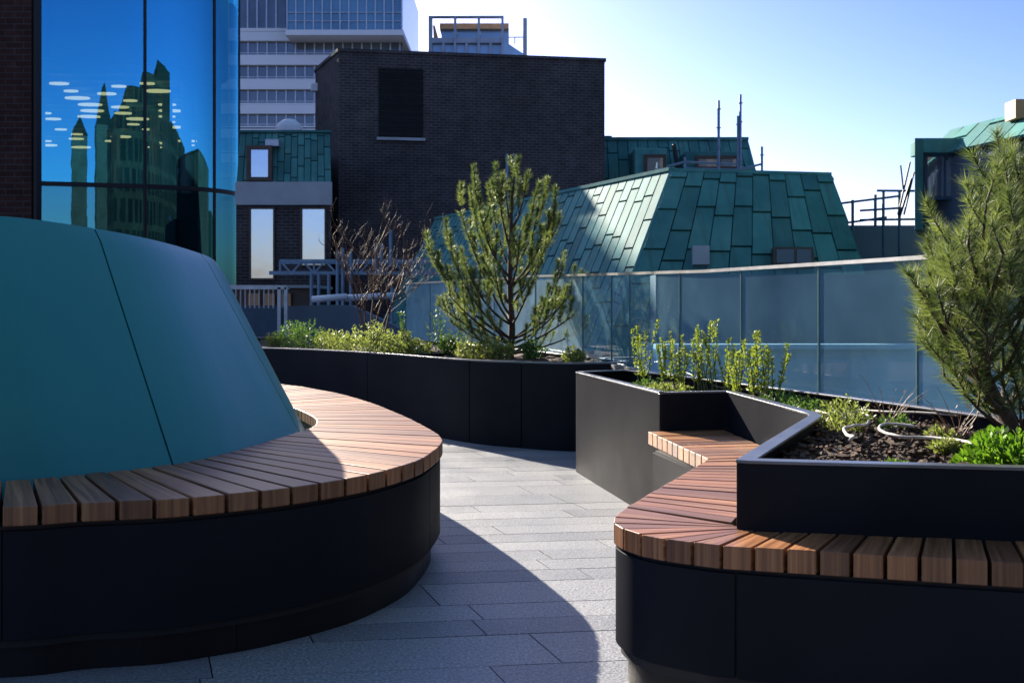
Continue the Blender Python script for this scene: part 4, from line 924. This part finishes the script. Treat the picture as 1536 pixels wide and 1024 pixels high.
mb.hexa([(a.x, Yd, a.z), (a.x + fw, Yd, a.z), (a.x + fw + .24, Yd + .5, a.z), (a.x + .24, Yd + .5, a.z)], [(a.x, Yd, b_.z), (a.x + fw, Yd, b_.z), (a.x + fw + .24, Yd + .5, b_.z), (a.x + .24, Yd + .5, b_.z)]); mb.box(b_.x - fw * 1.1, b_.x, Yd, Yd + .5, a.z, b_.z); mb.box(a.x + fw, b_.x - fw * 1.1, Yd, Yd + .5, at(0, 229, Yd).z, b_.z)
mb.hexa([(a.x + .22, Yd + .5, a.z), (b_.x, Yd + .5, a.z), (b_.x + .8, Yd + 1.6, a.z), (a.x + .72, Yd + 1.6, a.z)], [(a.x + .22, Yd + .5, b_.z), (b_.x, Yd + .5, b_.z), (b_.x + .8, Yd + 1.6, b_.z), (a.x + .72, Yd + 1.6, b_.z)])
mb.hexa([(b_.x + .001, Yd, a.z), (b_.x + .5, Yd + .1, a.z), (b_.x + .5, Yd + 1.5, a.z), (b_.x + .001, Yd + .5, a.z)], [(b_.x + .001, Yd, b_.z), (b_.x + .5, Yd + .1, b_.z), (b_.x + .5, Yd + 1.5, b_.z), (b_.x + .001, Yd + .5, b_.z)])
dm = mb.build("dormer", M["copper"], dh, bevel=.012)
window(dm, 1384, 1444, 231, 300, Yd + .2, "bluepaint", "palepane", .06, .05, bars=(.52,))
def dface(px, py, off=.0):
    k = (px - 768) / FPX; s_ = (k * Pf.y - Pf.x) / (dv.x - k * dv.y); p = Pf + dv * s_; return V(p.x, p.y, EYE - (py - 460) / FPX * p.y) + nf_ * off
for (p0, p1) in ((1486, 1508), (1512, 1536), (1541, 1575)):
    q = [dface(p0, 330, .03), dface(p1, 332, .03), dface(p1, 214, .03), dface(p0, 218, .03)]; mb = MB(); mb.hexa(q, [p + nf_ * .02 for p in q]); wq = fixn(mb.build("window", M["bluepaint"], dh))
    q = [dface(p0 + 2, 328, .055), dface(p1 - 2, 330, .055), dface(p1 - 2, 217, .055), dface(p0 + 2, 221, .055)]; mb = MB(); mb.hexa(q, [p + nf_ * .006 for p in q]); fixn(mb.build("pane", M["palepane"], wq))
p = at(1532, 166, 13.9); mb = MB(); mb.box(p.x - .08, p.x + .25, p.y, p.y + .3, p.z - .1, p.z + .16); mb.build("chimney", M["timber"], dh)

lb_ = thing("neighbour_terrace", "pale blue grey rendered building seen through the balustrade glass", "building", (6, 14, -4))
mb = MB(); mb.box(1.9, 13, 12.6, 15.2, -6, .62); mb.build("wall", M["paleroof"], lb_)
mb = MB(); mb.box(1.8, 13, 12.5, 12.75, .62, .68); mb.build("coping", M["paleroof"], lb_)
mb = MB(); mb.box(2.1, 13, 14.6, 15.2, .62, 1.62); mb.build("setback_wall", M["greywall"], lb_)
# dark parapet and blue railing between the roofs
Y = 18.0
pw = MB(); a = at(1272, 338, Y); b_ = at(1420, 330, Y); pw.box(a.x, b_.x + 2, Y, Y + .35, -5, a.z); tag(pw.build("parapet_wall", M["greywall"]), "blue grey parapet wall under the blue railing, beyond the balustrade", "wall")
rl = thing("blue_railing", "dark blue steel railing along the parapet beside the glazed dormer", "railing", a)
Y = 17.5
for px, p0, p1 in ((1279, 300, 345), (1313, 292, 340), (1325, 286, 385), (1349, 288, 385), (1380, 286, 345), (1410, 285, 340)):
    mb = MB(); mb.tube([at(px, p1, Y), at(px, p0, Y)], .025, 6); mb.build("post", M["bluepaint"], rl)
for a, b_ in (((1315, 286), (1436, 287)), ((1262, 305), (1350, 294)), ((1290, 330), (1436, 328)), ((1290, 316), (1350, 312)), ((1272, 334), (1330, 326))):
    mb = MB(); mb.tube([at(*a, Y), at(*b_, Y)], .02, 6); mb.build("rail", M["bluepaint"], rl)
st = thing("leaning_tubes", "bundle of slim tubes leaning against the glazed dormer", "tubes", at(1352, 330, 16))
for a, b_, r in (((1347, 322), (1365, 243), .016), ((1356, 322), (1371, 258), .014), ((1349, 326), (1367, 268), .02), ((1355, 284), (1351, 248), .012)):
    mb = MB(); mb.tube([at(*a, 16), at(*b_, 16)], r, 6); mb.build("tube", M["plinth"], st)

# lattice truss, posts and site clutter in front of the brick
tr_ = thing("lattice_truss", "horizontal blue grey lattice truss on slim posts, in front of the brick block", "truss", at(530, 410, 20))
Y = 20.0
for py, p0, p1 in ((391, 420, 665), (410, 404, 665), (394, 420, 665), (408.5, 404, 665)):
    mb = MB(); yy = Y + (.5 if py in (394, 408.5) else 0); mb.bar(at(p0, py, yy), at(p1, py, yy), .055); mb.build("chord", M["scaffold"], tr_)
px = 420; k = 0; lc = MB(); lc2 = MB()
while px < 655:
    for yy, q_ in ((Y, lc), (Y + .5, lc2)): q_.bar(at(px, 410 if k % 2 else 391, yy), at(px + 17, 391 if k % 2 else 410, yy), .035)
    if k % 3 == 0: lc.bar(at(px, 391, Y), at(px, 410, Y), .035)
    px += 17; k += 1
lc.build("lattice", M["scaffold"], tr_); lc2.build("lattice", M["scaffold"], tr_)
for px, p0, p1 in ((467, 410, 470), (478, 410, 470), (493, 410, 470), (506, 376, 500), (514, 372, 470), (526, 378, 500), (564, 370, 410), (572, 365, 410), (586, 345, 400), (588, 430, 500)):
    mb = MB(); mb.tube([at(px, p1, Y - .1), at(px, p0, Y - .1)], .035, 6); mb.build("post", M["scaffold"], tr_)
pp = MB(); pp.tube([at(468, 449, 18), at(520, 445, 18)], .06, 8); pp.tube([at(518, 447, 18.1), at(594, 443, 18.1)], .06, 8); tag(pp.build("pale_pipe", M["white_clad"], smooth=True), "long pale pipe lying level behind the bare shrub", "pipe")
wr = thing("site_hut", "low brown site hut with pale boards behind the white railing", "hut", at(400, 470, 21))
mb = MB(); a = at(340, 500, 21); b_ = at(470, 432, 21); mb.box(a.x, b_.x, 21, 22.5, -1.6, b_.z); mb.build("wall", M["brown"], wr)
mb = MB(); mb.box(a.x - .2, b_.x + .1, 20.8, 22.7, b_.z, b_.z + .06); mb.build("roof", M["concrete"], wr)
for px in (372, 396, 420):
    mb = MB(); p = at(px, 466, 20.9); q = at(px + 16, 440, 20.9); mb.box(p.x, q.x, 20.9, 20.97, p.z, q.z); mb.build("board", M["timber"], wr)
# grey upstand wall behind the planter
uw = MB(); Y = 15.9; pr_ = [(431, 520), (431, 459), (500, 457), (528, 458), (600, 492), (600, 520)]
v0 = [at(x, y, Y) for x, y in pr_]; n = len(v0); uw.add(v0 + [p + V(0, .25, 0) for p in v0], [tuple(range(n - 1, -1, -1)), tuple(range(n, 2 * n))] + [(i, (i + 1) % n, n + (i + 1) % n, n + i) for i in range(n)])
tag(fixn(uw.build("upstand_wall", M["greywall"])), "smooth blue grey wall with sloping end behind the long planter", "wall")
uw = MB(); a = at(300, 520, 15.9); b_ = at(420, 458, 15.9); uw.box(a.x, b_.x, 15.95, 16.2, -.3, b_.z); tag(uw.build("low_wall", M["bluepaint"]), "low dark wall under the white picket railing", "wall")
wrl = thing("picket_railing", "pale metal picket railing with a corner post beside the teal drum", "railing", at(400, 500, 15.2))
mb = MB(); mb.bar(at(330, 431, 15.2), at(430, 431, 15.2), .05, .06); mb.bar(at(430, 431, 15.2), at(432, 431, 16.5), .05, .06); mb.build("rail", M["galv"], wrl)
for k, px in enumerate(range(340, 428, 7)):
    mb = MB(); mb.tube([at(px, 462, 15.2), at(px, 432, 15.2)], .011, 5); mb.build("picket", M["galv"], wrl)
for px in (429, 419):
    mb = MB(); mb.bar(at(px, 505, 15.2), at(px, 431, 15.2), .05); mb.build("post", M["galv"], wrl)

# ------------------------------------------------------------------ curved glass tower with brick pier
gt = thing("glass_tower", "curved blue reflective glass corner tower with lit office ceilings", "building", (-16, 42, -2))
P = spline([(-18.96, 39.95), (-15.0, 40.95), (-13.29, 41.77), (-12.29, 42.86), (-12.05, 44.04), (-12.6, 45.3), (-13.5, 45.9)], 14)
P = resample(P, step=.11)
def gi(px): return min(range(len(P)), key=lambda i: abs(P[i].x / P[i].y - (px - 768) / FPX) + (0 if P[i].y < 44.1 else 9))
TZ = 15.2; tz0 = at(0, 281, 40.5).z; tz1 = at(0, 272, 40.0).z
mul = [0, gi(218.5), gi(323), min(range(len(P)), key=lambda i: -P[i].x / P[i].y), len(P) - 1]
for a, b_ in zip(mul, mul[1:]):
    if b_ - a < 2: continue
    pts = P[a:b_ + 1]
    mb = MB(); mb.loft([[V(p.x, p.y, tz1) for p in pts], [V(p.x, p.y, TZ) for p in pts]], False); mb.build("glass_pane", M["facade"], gt, smooth=True)
    mb = MB(); mb.loft([[V(p.x, p.y, -3) for p in pts], [V(p.x, p.y, tz0) for p in pts]], False); mb.build("spandrel_pane", M["facade_low"], gt, smooth=True)
for i in mul[:-1]:
    p = P[i]; w_ = .16 if i == 0 else .075; mb = MB(); mb.tube([V(p.x, p.y, -3), V(p.x, p.y, TZ)], w_, 6); mb.build("mullion", M["plinth"], gt)
mb = MB(); mb.ribbon(P, -.05, .18, tz0, tz1); fixn(mb.build("transom", M["plinth"], gt))
zc = 11.2
I = [(-18.8, 40.3), (-15.1, 41.3), (-13.6, 42.2), (-12.6, 43.3), (-13.6, 45.3), (-18.5, 62), (-31, 62), (-31, 40.3)]
mb = MB(); mb.add([V(x, y, zc) for x, y in I], [tuple(range(8))])
for k in range(14): mb.box(-31, -13.8 - k * .33, 42.6 + k * 1.3, 42.75 + k * 1.3, zc - .12, zc - .01)
mb.build("office_ceiling", M["ceiling"], gt)
mb = MB(); mb.add([V(x, y, tz0 - .05) for x, y in I], [tuple(range(8))]); mb.add([V(x, y, -.5) for x, y in I], [tuple(range(8))]); mb.build("office_floor", M["interior"], gt)
mb = MB()
for (a, b_) in zip(I[3:7], I[4:8]): mb.quad(V(*a, -3), V(*b_, -3), V(*b_, TZ), V(*a, TZ))
mb.quad(V(-18.85, 40.05, -3), V(-18.85, 40.4, -3), V(-18.85, 40.4, TZ), V(-18.85, 40.05, TZ)); mb.build("office_wall", M["interior"], gt)
mb = MB(); mb.ribbon(P[4:], .45, .70, zc, TZ - .03); mb.add([V(x, y, TZ - .05) for x, y in I], [tuple(range(8))]); fixn(mb.build("slab_edge", M["interior"], gt))
for x, y in ((-21, 53), (-18.6, 52), (-16.2, 47), (-17.6, 57), (-14.6, 44.8)):
    mb = MB(); mb.tube([V(x, y, tz0), V(x, y, zc)], .24, 10); mb.build("column", M["concrete"], gt)
for k in range(6):
    mb = MB(); x = -20.5 + k * 1.05; mb.box(x, x + .06, 58, 58.1, tz0, zc); mb.box(x, x + .9, 58.02, 58.06, tz0 + 1.0, tz0 + 1.06); mb.build("partition", M["galv"], gt)
rng = random.Random(2)
for j in range(12):
    for i in range(5):
        x = -14.9 - i * 2.0 - j * .36 - rng.uniform(0, .9); y = 43.2 + j * 1.5
        if rng.random() < .25: continue
        r = rng.choice([.26, .34, .46]); c = V(x, y, zc - .45 - .12 * (i % 2)); mb = MB(); ring = [c + V(math.cos(a) * r * 1.25, math.sin(a) * r * .62, 0) for a in [k * math.pi / 10 for k in range(20)]]
        mb.add(ring + [p + V(0, 0, .06) for p in ring], [tuple(range(19, -1, -1)), tuple(range(20, 40))] + [(k, (k + 1) % 20, 20 + (k + 1) % 20, 20 + k) for k in range(20)]); mb.build("ceiling_lamp", M["lamp"], gt)
bp = MB(); bp.box(-60, -19.13, 39.8, 41, -5, TZ); tag(bp.build("brick_pier", M["brickred"]), "dark red brick wall at the edge of the photo, beside the glass tower", "wall")

# ------------------------------------------------------------------ what the glass reflects, behind the viewer
for (x, y, wd, hgt, cap, lb) in ((-4.3, -80, 4.2, 29, 7, "slender dark church tower with pointed cap, mirrored tall in the glass tower"), (-9.85, -80, 2.8, 27, 3.5, "small dark pointed turret, mirrored low in the glass tower")):
    r_ = thing("pointed_tower", lb, "tower", (x, y, -14)); mb = MB(); mb.box(x - wd / 2, x + wd / 2, y - wd, y, -14, hgt); mb.build("shaft", M["brickdark"], r_)
    mb = MB(); a = wd / 2 + .1; mb.add([(x - a, y - wd - .1, hgt), (x + a, y - wd - .1, hgt), (x + a, y + .1, hgt), (x - a, y + .1, hgt), (x, y - wd / 2, hgt + cap)], [(0, 1, 4), (1, 2, 4), (2, 3, 4), (3, 0, 4), (3, 2, 1, 0)]); mb.build("roof", M["plinth"], r_)
ob_ = thing("stepped_block", "dark stepped city block mirrored in the curve of the glass tower", "building", (10, -30, -14))
for (x0, x1, y0, y1, z1) in ((-7.6, -4.5, -42, -30, 22), (-4.5, 2.5, -44, -30, 25), (2.5, 12, -44, -30.2, 27), (12, 27, -44, -30, 29), (27, 60, -44, -28, 23), (60, 110, -44, -24, 16)):
    mb = MB(); mb.box(x0, x1, y0, y1, -14, z1); mb.build("wall", M["block"], ob_)
